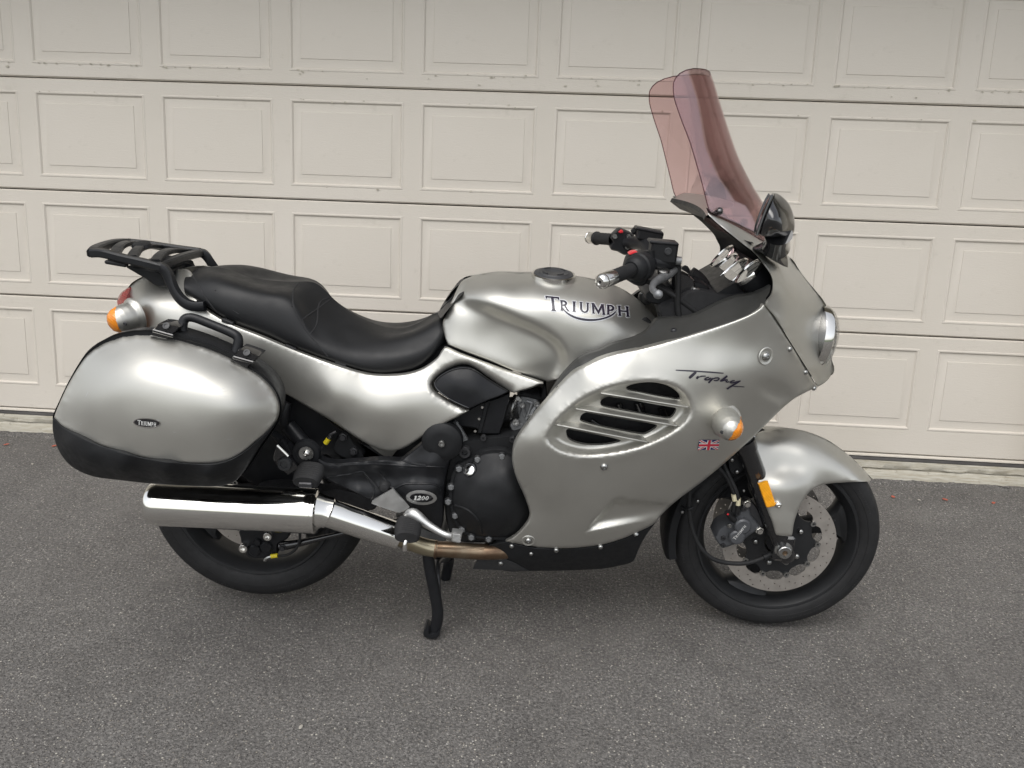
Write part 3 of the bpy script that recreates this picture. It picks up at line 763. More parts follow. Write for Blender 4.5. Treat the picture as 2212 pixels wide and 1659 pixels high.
fc += [q + (.02,) for q in P('C6', [(900, 260, .082), (1000, 240, .056), (1150, 246, .052), (1300, 290, .052), (1440, 366, .060), (1560, 445, .064), (1650, 510, .064), (1690, 534, .056), (1640, 547, .078),
             (900, 340, .096), (1050, 320, .082), (1230, 330, .080), (1400, 420, .084), (1540, 500, .082), (1560, 550, .083), (1430, 558, .090), (1350, 573, .096), (860, 420, .114), (1000, 400, .098), (1200, 400, .089)])]
fc += [q + (.006,) for q in P('C6', [(930, 560, .140), (1050, 540, .139), (1180, 550, .130), (1290, 572, .110), (1040, 470, .106), (1180, 465, .098), (1000, 640, .147), (1100, 640, .148), (1210, 640, .131), (960, 750, .146), (1060, 760, .150), (1165, 770, .139), (1080, 860, .151), (1020, 922, .149), (1140, 930, .145)])]
fend, fend2 = skin('front_mudguard', fo, fc, 'paint', bike, 5.5, edge=(5.0, lambda v: np.where((v[:, 1] > P('C6', [(0, 500)])[0][1]) | (v[:, 0] < P('C6', [(880, 0)])[0][0]), .005, 0)), rim=.004, mirror=True, lam=1e-3, sm=8)
# amber side reflector with its screw
rp_ = P('C9', [(803, 437), (812, 430), (862, 410), (876, 411), (884, 418), (941, 590), (943, 600), (936, 607), (880, 620), (868, 617), (862, 608)])
prism('reflector', rp_, .1555, .143, 'reflector', fend, 3, 1.6, .0025, osharp=())
bolt(W1('C9', 962, 596, .153), NEAR, .0095, 'chrome_soft', fend)
# caliper
cal = prism('brake_caliper', P('C9', [(520, 945), (485, 925), (442, 862), (455, 842), (480, 790), (560, 745), (590, 730), (640, 665), (690, 625), (722, 622), (745, 690), (800, 755), (790, 800), (720, 850), (660, 895), (590, 925)]), .112, .045, 'caliper', bike, 5, 3, .004)
for x, y, r in ((668, 765, .0225), (620, 852, .0215)): lathe('piston_boss', [(0, .012), (r * .8, .012), (r, .008), (r, -.02)], W1('C9', x, y, .118), NEAR, 'caliper', cal, 32)
prism('caliper_bracket', P('C9', [(690, 560), (740, 570), (800, 640), (840, 760), (850, 830), (800, 840), (770, 780), (720, 700), (680, 620)]), .100, .07, 'dark_metal', cal, 5, 2)
for x, y, r, k in ((706, 585, .0105, 'hex'), (808, 803, .0108, 'hex')): bolt_at('C9', x, y, .108, r, kind=k, mat='chrome_soft', par=cal)
for x, y in ((632, 665), (683, 627), (513, 865), (511, 925)): bolt_at('C9', x, y, .1125, .0065, mat='dark_metal', kind='cap', par=cal)
bolt_at('C9', 564, 768, .116, .006, mat='steel', kind='hex', par=cal)
bn = tube('bleed_nipple', [W1('C9', 604, 722, .112), W1('C9', 570, 690, .118), W1('C9', 545, 655, .124)], [.0085, .007, .0085], 'rubber', cal, samples=8)
lathe('nipple_dot', [(0, .001), (.003, .001)], W1('C9', 551, 672, .131), NEAR, 'red_plastic', cal, 12)
fork_p = [tube('brake_hose', [W1('C9', 470, 285, .11), W1('C9', 540, 375, .11), W1('C9', 590, 470, .115), W1('C9', 606, 540, .118), W1('C9', 592, 650, .115)], .0058, 'rubber', bike, samples=26),
          tube('brake_hose', [W1('C9', 512, 250, .10), W1('C9', 560, 360, .11), W1('C9', 612, 470, .118), W1('C9', 636, 560, .120), W1('C9', 622, 660, .115)], .0058, 'rubber', bike, samples=26)]
for a, b in (((598, 510), (607, 562)), ((637, 543), (634, 598))): tube('hose_band', [W1('C9', *a, .119), W1('C9', *b, .120)], .0068, 'cream_band', fork_p[0])
cab = tube('speedometer_cable', [W1('C9', 238, 440, .12), W1('C9', 236, 640, .115), W1('C9', 262, 800, .115), W1('C9', 330, 945, .12), W1('C9', 430, 1037, .12), W1('C9', 560, 1072, .12), W1('C9', 700, 1072, .12), W1('C9', 800, 1045, .115), W1('C9', 905, 1000, .105)], .0062, 'rubber', bike, samples=60)
tube('cable_tie', [W1('C9', 175, 610, .1), W1('C9', 240, 632, .125), W1('C9', 262, 618, .12)], .004, 'black_plastic', cab, samples=8)
tube('cable_end', [W1('C9', 840, 1028, .112), W1('C9', 910, 998, .104)], .009, 'black_plastic', cab)

# ---- bodywork ------------------------------------------------------------
# side fairing
fo = P('CA', [(627, 1440), (692, 1402), (748, 1350), (790, 1290), (801, 1230), (785, 1170), (758, 1098), (718, 1010), (690, 930), (675, 850), (677, 780), (692, 718), (732, 648), (790, 570), (860, 482), (930, 402), (1000, 322), (1062, 258), (1122, 205)]) + \
     [(1264, 788), (1287, 776), (1310, 767.5), (1338, 760.5)] + P('CB', [(600, 1150), (800, 1100), (1000, 1045), (1200, 985), (1400, 918), (1550, 858), (1640, 802), (1680, 768), (1760, 880), (1860, 1035), (1960, 1195), (2060, 1355), (2120, 1450), (2146, 1492)]) + \
     P('CC', [(2030, 335), (1960, 368), (1890, 408), (1800, 482), (1700, 580), (1600, 680), (1500, 772), (1400, 862), (1250, 988), (1100, 1100), (1000, 1180), (930, 1248), (872, 1315), (760, 1372), (650, 1420), (500, 1465), (350, 1485), (200, 1491), (0, 1487)]) + \
     P('CA', [(850, 1482), (740, 1462), (680, 1450)])
ns = len(fo)
def lin(a, b, n): return [tuple(np.array(a) + (np.array(b) - np.array(a)) * k / (n - 1)) for k in range(n)]
fc = P('CA', [(627, 1440, .215), (748, 1350, .232), (801, 1230, .242), (758, 1098, .252), (690, 930, .272), (677, 780, .283), (732, 648, .286), (860, 482, .286), (1000, 322, .286), (1122, 205, .288), (850, 1482, .212), (740, 1462, .214)]) + \
     P('CB', [(200, 1265, .290), (600, 1150, .292), (1000, 1045, .291), (1400, 918, .290), (1680, 768, .286), (1860, 1035, .238), (2000, 1260, .168), (2146, 1492, .068)]) + \
     P('CC', [(1960, 368, .125), (1800, 482, .170), (1600, 680, .205), (1400, 862, .222), (1250, 988, .226), (1100, 1100, .225), (1000, 1180, .222), (872, 1315, .205), (650, 1420, .205), (350, 1485, .208), (0, 1487, .212),
              (100, 480, .305), (380, 210, .308), (700, 110, .306), (950, 60, .300), (1250, 60, .294), (1550, 40, .277),
              (850, 190, .312), (1100, 195, .312), (1350, 205, .306), (1600, 215, .280), (1800, 215, .230),
              (1250, 400, .306), (1400, 360, .296), (1520, 430, .266), (1250, 650, .296), (1150, 850, .279),
              (-50, 700, .306), (0, 870, .301), (450, 900, .302), (800, 890, .297), (100, 1080, .284), (800, 1050, .272),
              (250, 1230, .264), (-100, 1330, .241), (250, 1370, .240)])
T_f = TPS(fc, 8e-3)
vent_o = outline(P('CC', [(82, 695), (105, 630), (160, 555), (230, 485), (320, 415), (420, 360), (540, 312), (670, 280), (800, 268), (900, 270), (1000, 290), (1085, 335), (1140, 400), (1160, 470), (1150, 530), (1110, 590), (1040, 648), (940, 708), (820, 760), (690, 800), (550, 827), (410, 838), (290, 828), (180, 795), (110, 745)]), 4)
slots = [outline(P('CC', s), 3.2) for s in (
    [(672, 325), (700, 308), (760, 292), (850, 285), (930, 296), (1000, 324), (1048, 362), (1066, 395), (1055, 411), (980, 400), (880, 383), (770, 360), (695, 345)],
    [(485, 437), (497, 412), (530, 394), (570, 392), (700, 410), (850, 440), (980, 462), (1034, 474), (1032, 500), (1012, 532), (985, 548), (920, 541), (750, 510), (560, 475), (500, 458)],
    [(338, 550), (350, 522), (385, 503), (420, 503), (600, 535), (800, 573), (885, 592), (898, 604), (880, 625), (830, 655), (790, 664), (690, 648), (520, 615), (390, 583), (345, 567)],
    [(238, 652), (240, 632), (258, 624), (320, 632), (440, 658), (560, 686), (634, 708), (600, 726), (520, 740), (430, 743), (350, 735), (285, 715), (250, 690)])]
fins = [P('CC', s) for s in ([(470, 362), (1145, 471)], [(285, 475), (1066, 607)], [(150, 592), (845, 724)])]
def seg(v, a, b):
    a = np.array(a[:2]); b = np.array(b[:2]); t_ = np.clip(((v - a) @ (b - a)) / ((b - a) @ (b - a)), 0, 1)
    q = a + t_[:, None] * (b - a); n = v - q; return np.hypot(*n.T), t_, n[:, 1]
sc_a, sc_b, sc_c = [np.array(q) for q in P('CC', [(583, 1143), (368, 1376), (800, 1296)])]
sc_d = np.array(P('CC', [(1010, 1176)])[0]); sc_e = np.array(P('CC', [(485, 1268)])[0])
def fairing_f(v, d):
    d = d.copy()
    # oval recess around the louvres
    di = polydist(v, vent_o); ins = inside(v, vent_o)
    r = np.where(ins, np.clip(di / 26.0, 0, 1), 0); r = r * r * (3 - 2 * r)
    d -= .036 * r
    lipo = np.where(~ins, np.exp(-(di / 9.0) ** 2), np.exp(-(di / 5.0) ** 2)); d += .0006 * lipo
    # small hollow behind the nose
    hc0 = np.array(P('CC', [(1770, 362)])[0]); q = v - hc0; a_ = R_(-22); u_ = (q[:, 0] * math.cos(a_) - q[:, 1] * math.sin(a_)) / 34.0; w_ = (q[:, 0] * math.sin(a_) + q[:, 1] * math.cos(a_)) / 17.0
    d -= .015 * np.exp(-(u_ ** 2 + w_ ** 2) ** 1.4)
    # lower duct: step along the slanting edge, ledge at its foot
    ab = sc_b - sc_a; nrm = np.array([-ab[1], ab[0]]) / np.linalg.norm(ab)
    if (sc_d - sc_a) @ nrm < 0: nrm = -nrm
    s = (v - sc_a) @ nrm; t_ = ((v - sc_a) @ ab) / (ab @ ab)
    top = sc_d - sc_a; tn = np.array([-top[1], top[0]]) / np.linalg.norm(top); 
    if (sc_b - sc_a) @ tn < 0: tn = -tn
    below_top = (v - sc_a) @ tn
    bot = sc_c - sc_b; bn_ = np.array([-bot[1], bot[0]]) / np.linalg.norm(bot)
    if (sc_a - sc_b) @ bn_ < 0: bn_ = -bn_
    above_bot = (v - sc_b) @ bn_
    m1 = np.clip((s + .8) / 3.0, 0, 1); m2 = np.clip((below_top + 2) / 5.0, 0, 1) 
    m3 = np.clip(above_bot / 17.0, 0, 1)
    fade = np.clip(1 - s / 150.0, 0, 1)
    d -= .030 * m1 * m2 * m3 * fade
    return d
def line_pts(a, b, offs=(0,), st=2.2):
    a = np.array(a[:2]); b = np.array(b[:2]); L = np.hypot(*(b - a)); t_ = np.linspace(0, 1, max(2, int(L / st)))[:, None]; n = np.array([-(b - a)[1], (b - a)[0]]) / L
    return [a + (b - a) * t_ + n * o_ for o_ in offs]
xtra = []
xtra += line_pts(sc_a, sc_b, (-3.2, -.8, 1.0, 2.6)) + line_pts(sc_b, sc_c, (-2, 0, 2, 8)) + line_pts(sc_a, sc_d, (-3, 0, 3))
for o_ in (-5, 0, 5, 11): xtra.append(inset(outline(vent_o[::3], 4), o_))
fair, fair2 = skin('side_fairing', outline(fo, 4.5, (0,)), T_f, 'paint', bike, 4.2, holes=slots, edge=(5.0, .008), rim=.012, hole_rim=.012, mirror=True, presm=12, func=fairing_f, key='fairing', angle=60, extra=xtra, sm=3)
fair['label'] = 'silver side fairing with four louvred slots and decals'
# three louvre blades, each a sharp wedge overhanging the slot below
for (ra, rb_), up in zip(fins, ([(470, 362), (540, 347), (620, 343), (690, 349), (770, 363), (880, 386), (980, 403), (1056, 414), (1090, 432), (1120, 452), (1145, 471)],
                               [(285, 475), (350, 461), (430, 450), (495, 461), (620, 489), (750, 513), (900, 540), (985, 552), (1015, 563), (1045, 588), (1066, 607)],
                               [(150, 592), (210, 577), (280, 567), (345, 572), (450, 600), (600, 632), (720, 657), (790, 668), (812, 683), (832, 705), (845, 724)])):
    U = curve(np.array(P('CC', up)), 60); tt = np.linspace(0, 1, 60)[:, None]; Rg = np.array(ra[:2]) * (1 - tt) + np.array(rb_[:2]) * tt
    en = np.clip(np.minimum(tt, 1 - tt) / .12, 0, 1); en = en * (2 - en); Lw = Rg + np.array([0, 4.6]) * en
    def dep(q): return fairing_f(q, T_f(q))
    du, dl, dr_ = dep(U) - .003, dep(Lw) - .003, T_f(Rg)
    dr_ = np.maximum(dr_ - .004, dep(Rg)) * en[:, 0] + dep(Rg) * (1 - en[:, 0])
    rowsB = [U, U * .5 + Rg * .5, U * .06 + Rg * .94, Rg, Rg * .9 + Lw * .1, Lw]
    dB = [du, du * .55 + dr_ * .45, du * .05 + dr_ * .95, dr_ + .0006, dr_ * .98 + dl * .02 - .001, dl - .012]
    Ab = np.array([[W(x, y, c) for (x, y), c in zip(r_, d_)] for r_, d_ in zip(rowsB, dB)])
    mb = MB(); vv, ff = g_grid(Ab); mb.add(vv, ff); vv, ff = g_tube(Ab[3][2:-2] + np.array([0, .0012, 0]), .0021, 8); mb.add(vv, ff); fixn(mb.build('louvre_blade', 'paint', fair, angle=40))
# nose cowl
co_ = P('D', [])
nose = [(1527, 459), (1548, 468), (1570.6, 479), (1607, 498), (1640, 517), (1664, 529), (1688, 541), (1707, 557), (1720, 575), (1738, 600), (1762, 629), (1776, 648), (1782, 662), (1786, 700), (1790, 745), (1796, 776), (1800, 794), (1796, 809), (1786, 823), (1767, 835)] + \
       P('CB', [(2128, 1448), (2068, 1355), (1968, 1195), (1868, 1035), (1768, 878), (1690, 772), (1742, 690), (1757, 600), (1741, 520), (1682, 430), (1602, 330), (1500, 250), (1400, 170), (1300, 90)]) + [(1540, 474)]
nc = [(1527, 459, .252), (1570.6, 479, .236), (1607, 498, .206), (1640, 517, .165), (1664, 529, .115), (1688, 541, .045), (1707, 557, .0), (1738, 600, .0), (1762, 629, .0), (1782, 662, .0), (1790, 745, .0), (1800, 794, .0), (1796, 809, 0), (1786, 823, .02), (1767, 835, .066)] + \
     P('CB', [(2068, 1355, .133), (1968, 1195, .187), (1868, 1035, .237), (1768, 878, .273), (1690, 772, .291), (1757, 600, .285), (1682, 430, .280), (1602, 330, .276), (1500, 250, .271), (1400, 170, .266), (1300, 90, .259),
              (1860, 600, .238), (1780, 420, .238), (1960, 640, .150), (2000, 850, .165), (2120, 950, .085), (2140, 1200, .085)]) + \
     [(1690, 572, .13), (1740, 622, .06), (1778, 770, .045)]
cowl, cowl2 = skin('nose_cowl', outline(nose, 4.5), nc, 'paint', bike, 5, edge=(5.0, lambda v: np.where((v[:, 0] > 1660) & (v[:, 1] < 830) & (v[:, 0] + v[:, 1] > 2240) & (v[:, 0] - .55 * v[:, 1] > 1300), 0, .006)), rim=.006, mirror=True, presm=15, key='cowl', lam=1e-2, angle=60)
# black lining inside the cowl (seen on the far side)
T_n = TPS(nc, 1e-2)
lin_o = [(1532, 466), (1607, 503), (1664, 535), (1690, 560), (1720, 600), (1750, 650), (1740, 700), (1690, 680), (1655, 650), (1662, 632), (1665, 610), (1660, 592), (1640, 562), (1606, 530), (1560, 494)]
ln, ln2 = skin('cockpit_lining', lin_o, lambda q: T_n(q) - .020, 'black_plastic', bike, 9, rim=0, mirror=True, key='lining')
# hood across the dash, from rim to windscreen foot
tipn = W(1527, 459, .252); fr_e = W(1475.5, 417, -.238); fr_t = W(1450, 434, -.250)
xr, zr = (tipn[0] + fr_t[0]) / 2, (tipn[2] + fr_t[2]) / 2
YS = np.linspace(.25, -.25, 25)
def hrow(x, z, w_, bow=.02): return np.array([(x + bow * (1 - (y / .25) ** 2), -y * w_ / .25, z + .004 * (1 - (y / .25) ** 2)) for y in YS])
r0 = hrow(xr, zr, .250); r0b = hrow(xr - .004, zr - .010, .248)
r1 = hrow(fr_e[0], fr_e[2], .236, .03); r2 = hrow(fr_e[0] + .03, fr_e[2] - .004, .20, .05)
vv, ff = g_grid(loft([r0, r0 * .5 + r1 * .5, r1, r2], 33, 4)); hd_ = fixn(obj('dash_hood', vv, ff, 'paint', bike))
vv, ff = g_grid(np.array([r0, r0b, r0b + [.03, 0, -.02], r0b + [.12, 0, -.05]])); fixn(obj('dash_lining', vv, ff, 'black_plastic', bike))
# dark upper inner panels between tank and fairing
to = P('CC', [(92, 445), (108, 395), (150, 322), (205, 240), (300, 140), (380, 85), (480, 52)]) + P('CB', [(350, 1120), (470, 1088), (560, 1058), (640, 1015), (700, 950), (755, 897), (860, 886), (1000, 880), (1100, 852), (1200, 802), (1300, 752), (1440, 703), (1540, 688), (1600, 672), (1680, 640), (1742, 610), (1752, 640), (1735, 700), (1690, 768), (1640, 806), (1550, 862), (1400, 922), (1200, 989), (1000, 1049), (800, 1104), (600, 1154)]) + [(1338, 761.5), (1310, 768.5), (1287, 777), (1264, 789), (1241, 803.5)] + P('CC', [(200, 330), (130, 410), (100, 450)])
tc = P('CC', [(92, 445, .275), (150, 322, .262), (300, 140, .250), (480, 52, .245), (200, 312, .279), (350, 165, .278)]) + P('CB', [(350, 1120, .235), (560, 1058, .225), (755, 897, .195), (1000, 880, .190), (1200, 802, .195), (1440, 703, .200), (1600, 672, .215), (1742, 610, .262), (1735, 700, .278), (1690, 768, .281), (1400, 922, .288), (1000, 1049, .287), (600, 1154, .284), (300, 1247, .281), (100, 1344, .279),
      (1400, 820, .238), (1000, 960, .232), (700, 1080, .250)])
trim, trim2 = skin('inner_panel', to, tc, 'paint_dark_trim', bike, 6, edge=(3, .003), rim=.02, mirror=True, key='trim', lam=5e-3)
for x, y, k in ((890, 998, 'trim'),): bolt_on('CB', x, y, k, .0085, par=trim, mat='dark_metal')
bolt_on('CC', 183, 333, 'trim', .009, par=trim, mat='black_gloss')
# belly pan
bo = P('CA', [(480, 1470), (627, 1446), (740, 1468), (850, 1488), (1000, 1494)]) + P('CC', [(200, 1495), (350, 1489), (500, 1469), (650, 1424), (760, 1376), (885, 1306), (868, 1330), (830, 1380), (790, 1445), (760, 1510), (735, 1570), (705, 1597), (620, 1618), (500, 1640), (250, 1652), (0, 1656)]) + P('CA', [(800, 1656), (600, 1650), (440, 1545)])
bc = P('CA', [(480, 1470, .18), (740, 1468, .208), (1000, 1494, .207), (800, 1656, .145), (600, 1650, .14), (440, 1545, .165), (700, 1560, .190)]) + P('CC', [(350, 1489, .204), (650, 1424, .200), (885, 1306, .19), (790, 1445, .172), (705, 1597, .135), (500, 1640, .125), (200, 1652, .14), (400, 1560, .182), (100, 1570, .19)])
bel, bel2 = skin('belly_pan', outline(bo, 5, (0, 10, 24, 27)), bc, 'black_plastic', bike, 7, edge=(2.5, .003), rim=.02, mirror=True, key='belly')
lo = P('CA', [(440, 1543), (520, 1548), (600, 1562), (690, 1596), (760, 1634), (800, 1655), (600, 1650), (390, 1642)])
skin('belly_tail', outline(lo, 4, (0, 5, 7)), lambda q: TPS(bc)(q) + .004, 'grey_plastic', bel, 6, rim=.006, key='btail', edge=(1.5, .002))
for x, y, r in ((672, 1474, .008), (995, 1505, .0085)): bolt_on('CA', x, y, 'belly', r, par=bel)
bolt_on('CA', 592, 1598, 'btail', .009, par=bel)
for x, y in ((487, 1481), (743, 1378), (166, 1504)): bolt_on('CC', x, y, 'belly', .0085, par=bel)
bolt_on('C5', 293, 1505, 'belly', .007, par=bel)
# fairing fasteners
for c, x, y, r in (('CC', 514, 898, .0115), ('CC', 1686, 97, .0125), ('CC', 1861, 45, .0082), ('CC', 1975, 213, .0082), ('CC', 2037, 330, .0078), ('CA', 793, 1434, .0105)):
    bolt_on(c, x, y, 'fairing', r, par=fair, mat='steel')
for c, x, y, r in (('CC', 1686, 97, .020), ('CA', 793, 1434, .017)):
    q = P(c, [(x, y)])[0]; p, n = hit(*q, 'fairing'); lathe('fastener_cup', [(r * .72, .0008), (r, .0022), (r * 1.12, .0006)], p, n, 'paint', fair, 28)
# fuel tank
tk = P('C3', [(330, 376), (362, 360), (410, 343), (480, 331), (620, 327), (740, 329), (860, 336), (980, 351), (1110, 373), (1208, 405), (1294, 449), (1372, 511), (1424, 567), (1456, 608), (1450, 640), (1400, 690), (1300, 760), (1150, 830), (1030, 880), (960, 915), (905, 940), (830, 962), (808, 957), (700, 925), (600, 890), (500, 850), (400, 812), (300, 772), (242, 748), (228, 715), (215, 660), (212, 620), (235, 560), (270, 480), (305, 405)])
tkc = P('C3', [(330, 376, .03), (410, 343, .0), (480, 331, .0), (620, 327, .0), (740, 329, .0), (860, 336, 0), (980, 351, .0), (1110, 373, 0), (1208, 405, .0), (1294, 449, 0), (1372, 511, .005), (1424, 567, .02), (1456, 608, .06)])
tkc += [q + (.002,) for q in P('C3', [(480, 345, .027), (740, 343, .029), (980, 365, .029), (1205, 419, .027), (480, 360, .050), (740, 360, .054), (980, 384, .054), (1190, 434, .052), (1330, 520, .045), (1400, 580, .045)])]
tkc += [q + (.01,) for q in P('C3', [(400, 400, .085), (560, 400, .106), (860, 426, .114), (1200, 505, .114), (1390, 640, .118), (370, 470, .118), (650, 470, .150), (980, 520, .163), (1240, 610, .158),
      (850, 630, .180), (1120, 680, .182), (1050, 790, .188), (300, 560, .122), (520, 650, .158), (750, 770, .178), (242, 748, .128), (500, 850, .160), (808, 957, .174), (1000, 860, .184), (1300, 740, .168), (225, 640, .106)])]
crease = curve(np.array(P('C3', [(285, 470), (360, 490), (440, 512), (540, 552), (660, 604), (780, 658), (860, 710), (910, 770), (930, 840), (915, 915), (880, 985)])), 60)
kpoly = np.vstack([crease, np.array(P('C3', [(700, 1000), (200, 800), (180, 600)]))])
def tank_f(v, d):
    dd = np.sqrt(((v[:, None] - crease[None]) ** 2).sum(2)).min(1); ins = inside(v, kpoly)
    s = np.where(ins, np.clip((dd + 9) / 26.0, 0, 1), np.clip((9 - dd) / 26.0, 0, 1)); s = s * s * (3 - 2 * s)
    rear = np.clip((v[:, 0] - P('C3', [(235, 0)])[0][0]) / 60.0, 0, 1); rear = rear * rear * (3 - 2 * rear)
    flare = np.where(ins, 1 - .55 * np.clip((dd - 22) / 75.0, 0, 1), 1)
    return d - .030 * s * rear * flare
tank, tank2 = skin('fuel_tank', outline(tk, 4.5, (22, 28)), tkc, 'paint', bike, 4.6, edge=(3.0, lambda v: np.where((v[:, 1] > 700) | (v[:, 0] < 985), .004, 0)), rim=.008, mirror=True, presm=8, key='tank', lam=8e-4, angle=70, func=tank_f, sm=6)
tank['label'] = 'silver fuel tank with knee recess and black lettering'
# filler cap
fcap = P('C3', [(855, 341)])[0]; p_c, n_c = hit(*fcap, 'tank'); n_c = np.array([.03, -.12, .99]); n_c /= np.linalg.norm(n_c)
p_c = WZ(fcap[0], fcap[1], p_c[2] + .004)
cap = lathe('filler_cap', [(.0, .007), (.020, .007), (.022, .0085), (.040, .0085), (.0425, .006), (.050, .0045), (.0525, .0015), (.0525, -.02)], p_c, n_c, 'grey_plastic', bike, 40)
lathe('cap_ring', [(.050, .0015), (.0535, .0035), (.0575, .0020), (.0585, -.02)], p_c, n_c, 'chrome_soft', cap, 40)
xx, yy, zz = frame(n_c)
for a in (.6, 2.2, 3.7, 5.4):
    tube('cap_slot', [p_c + .0088 * zz + .031 * (math.cos(a + q) * xx + math.sin(a + q) * yy) for q in np.linspace(-.3, .3, 6)], .0022, 'black_matte', cap, 6)
# tank pad
po = P('C2', [(1612, 760), (1605, 735), (1640, 665), (1700, 570), (1760, 490), (1800, 448), (1832, 437), (1846, 440), (1838, 475), (1842, 525), (1835, 545), (1800, 590), (1740, 650), (1680, 720), (1630, 780)])
pc = P('C2', [(1612, 760, .06), (1700, 570, -.02), (1800, 448, -.03), (1846, 440, .0), (1842, 525, .07), (1740, 650, .10), (1630, 780, .115), (1760, 560, .055), (1680, 660, .065)])
pad, pad2 = skin('tank_pad', po, pc, 'black_satin', bike, 4, edge=(2, .003), rim=.012, mirror=True, key='pad')
tube('pad_seam', [hit(*q, 'pad', .0005)[0] for q in P('C2', [(1632, 700), (1680, 650), (1740, 590), (1790, 545), (1785, 510), (1770, 480)])], .0012, 'black_matte', pad, 6, 16)
# seat
def rowD(pts, d): return [W(x, y, dd) for (x, y), dd in zip(pts, (np.interp(np.linspace(0, 1, len(pts)), np.linspace(0, 1, len(d)), d)))]
s0 = [(408, 589), (425, 575), (455, 570), (490, 575), (530, 589), (580, 599), (625, 602), (655, 602), (678, 604), (698, 617), (722, 641), (764, 672), (812, 694), (858, 703), (896, 695), (924, 680), (942, 670), (955, 670)]
s1 = [(403, 596), (424, 588), (458, 586), (495, 592), (535, 606), (582, 617), (620, 620), (646, 621), (666, 626), (686, 644), (709, 668), (756, 694), (810, 714), (860, 720), (900, 711), (928, 694), (948, 682), (959, 681)]
s2 = [(398, 606), (423, 606), (460, 606), (500, 613), (540, 624), (585, 633), (614, 637), (634, 644), (652, 661), (672, 684), (697, 703), (744, 727), (803, 738), (861, 734), (903, 721), (931, 706), (951, 694), (962, 693)]
s3 = [(397, 616), (424, 626), (464, 632), (505, 640), (545, 650), (588, 660), (618, 666), (638, 674), (658, 697), (682, 724), (706, 735), (748, 751), (806, 761), (868, 759), (910, 747), (938, 727), (956, 709), (964, 706)]
s4 = [(398, 626), (428, 642), (472, 660), (512, 675), (552, 688), (594, 703), (622, 712), (646, 722), (672, 738), (700, 752), (722, 762), (758, 775), (812, 784), (868, 780), (912, 766), (940, 744), (957, 726), (964, 722)]
s5 = [(400, 634), (436, 654), (480, 683), (520, 702), (560, 718), (602, 735), (632, 748), (660, 758), (690, 770), (718, 780), (740, 787), (772, 797), (824, 806), (868, 805), (912, 789), (940, 764), (956, 744), (962, 738)]
s6 = [(402, 634), (440, 654), (484, 684), (524, 703), (564, 719), (606, 736), (636, 749), (664, 759), (694, 771), (722, 781), (744, 788), (776, 797), (826, 806), (868, 805), (910, 789), (938, 764), (954, 744), (960, 738)]
rows = [rowD([(x, y + 6.0) for x, y in s0], [0] * 9), rowD(s1, [.042, .047, .047, .047, .047, .047, .045, .04, .03]), rowD(s2, [.095, .125, .128, .125, .115, .112, .108, .095, .065]), rowD(s3, [.118, .152, .155, .152, .15, .15, .142, .12, .085]), rowD(s4, [.125, .162, .166, .166, .168, .168, .155, .13, .095]), rowD(s5, [.12, .158, .162, .165, .168, .166, .150, .126, .09]), rowD(s6, [.10, .13, .14, .14, .14, .14, .13, .10, .07])]
B = loft(rows, 90, 6)
for _ in range(10):
    C_ = B.copy(); C_[1:-1, 1:-1] = .5 * B[1:-1, 1:-1] + .125 * (B[:-2, 1:-1] + B[2:, 1:-1] + B[1:-1, :-2] + B[1:-1, 2:]); B = C_
vv, ff = g_grid(B)
seat = obj('seat', vv, ff, 'vinyl', bike, angle=75); bvh(seat, 'seat')
seat2 = link(seat.copy(), bike); seat2.scale = (1, -1, 1)
vv, ff = g_grid(np.array([B[:, 0], B[:, 0] * [1, -1, 1]])); fixn(obj('seat_back', vv, ff, 'vinyl', seat))
for c, pts in (('C2', [(475, 440), (420, 455), (372, 490), (342, 540), (334, 600), (344, 680), (378, 760), (430, 845), (480, 920), (560, 1020), (640, 1115)]), ('C2', [(715, 622), (680, 606), (630, 608), (585, 630), (560, 670), (552, 730), (548, 800), (530, 860), (482, 922)]),
               ('C1', [(905, 320), (930, 380), (965, 440), (1010, 510), (1060, 570), (1110, 612)])):
    pts = P(c, pts); q = curve(np.array(pts), 40)
    for off in (0, 1.6):
        tube('seam', [hit(x + off, y, 'seat', .0002)[0] for x, y in q], .0010, 'black_matte', seat, 6)
# seat lock tabs
for c, x, y in (('C2', 325, 1035), ('C1', 1130, 628), ('C2', 760, 1170)): box('seat_tab', W1(c, x, y, .158), (.03, .02, .010), 'black_matte', seat, .002, rot=Matrix.Rotation(R_(22), 3, 'Y'))
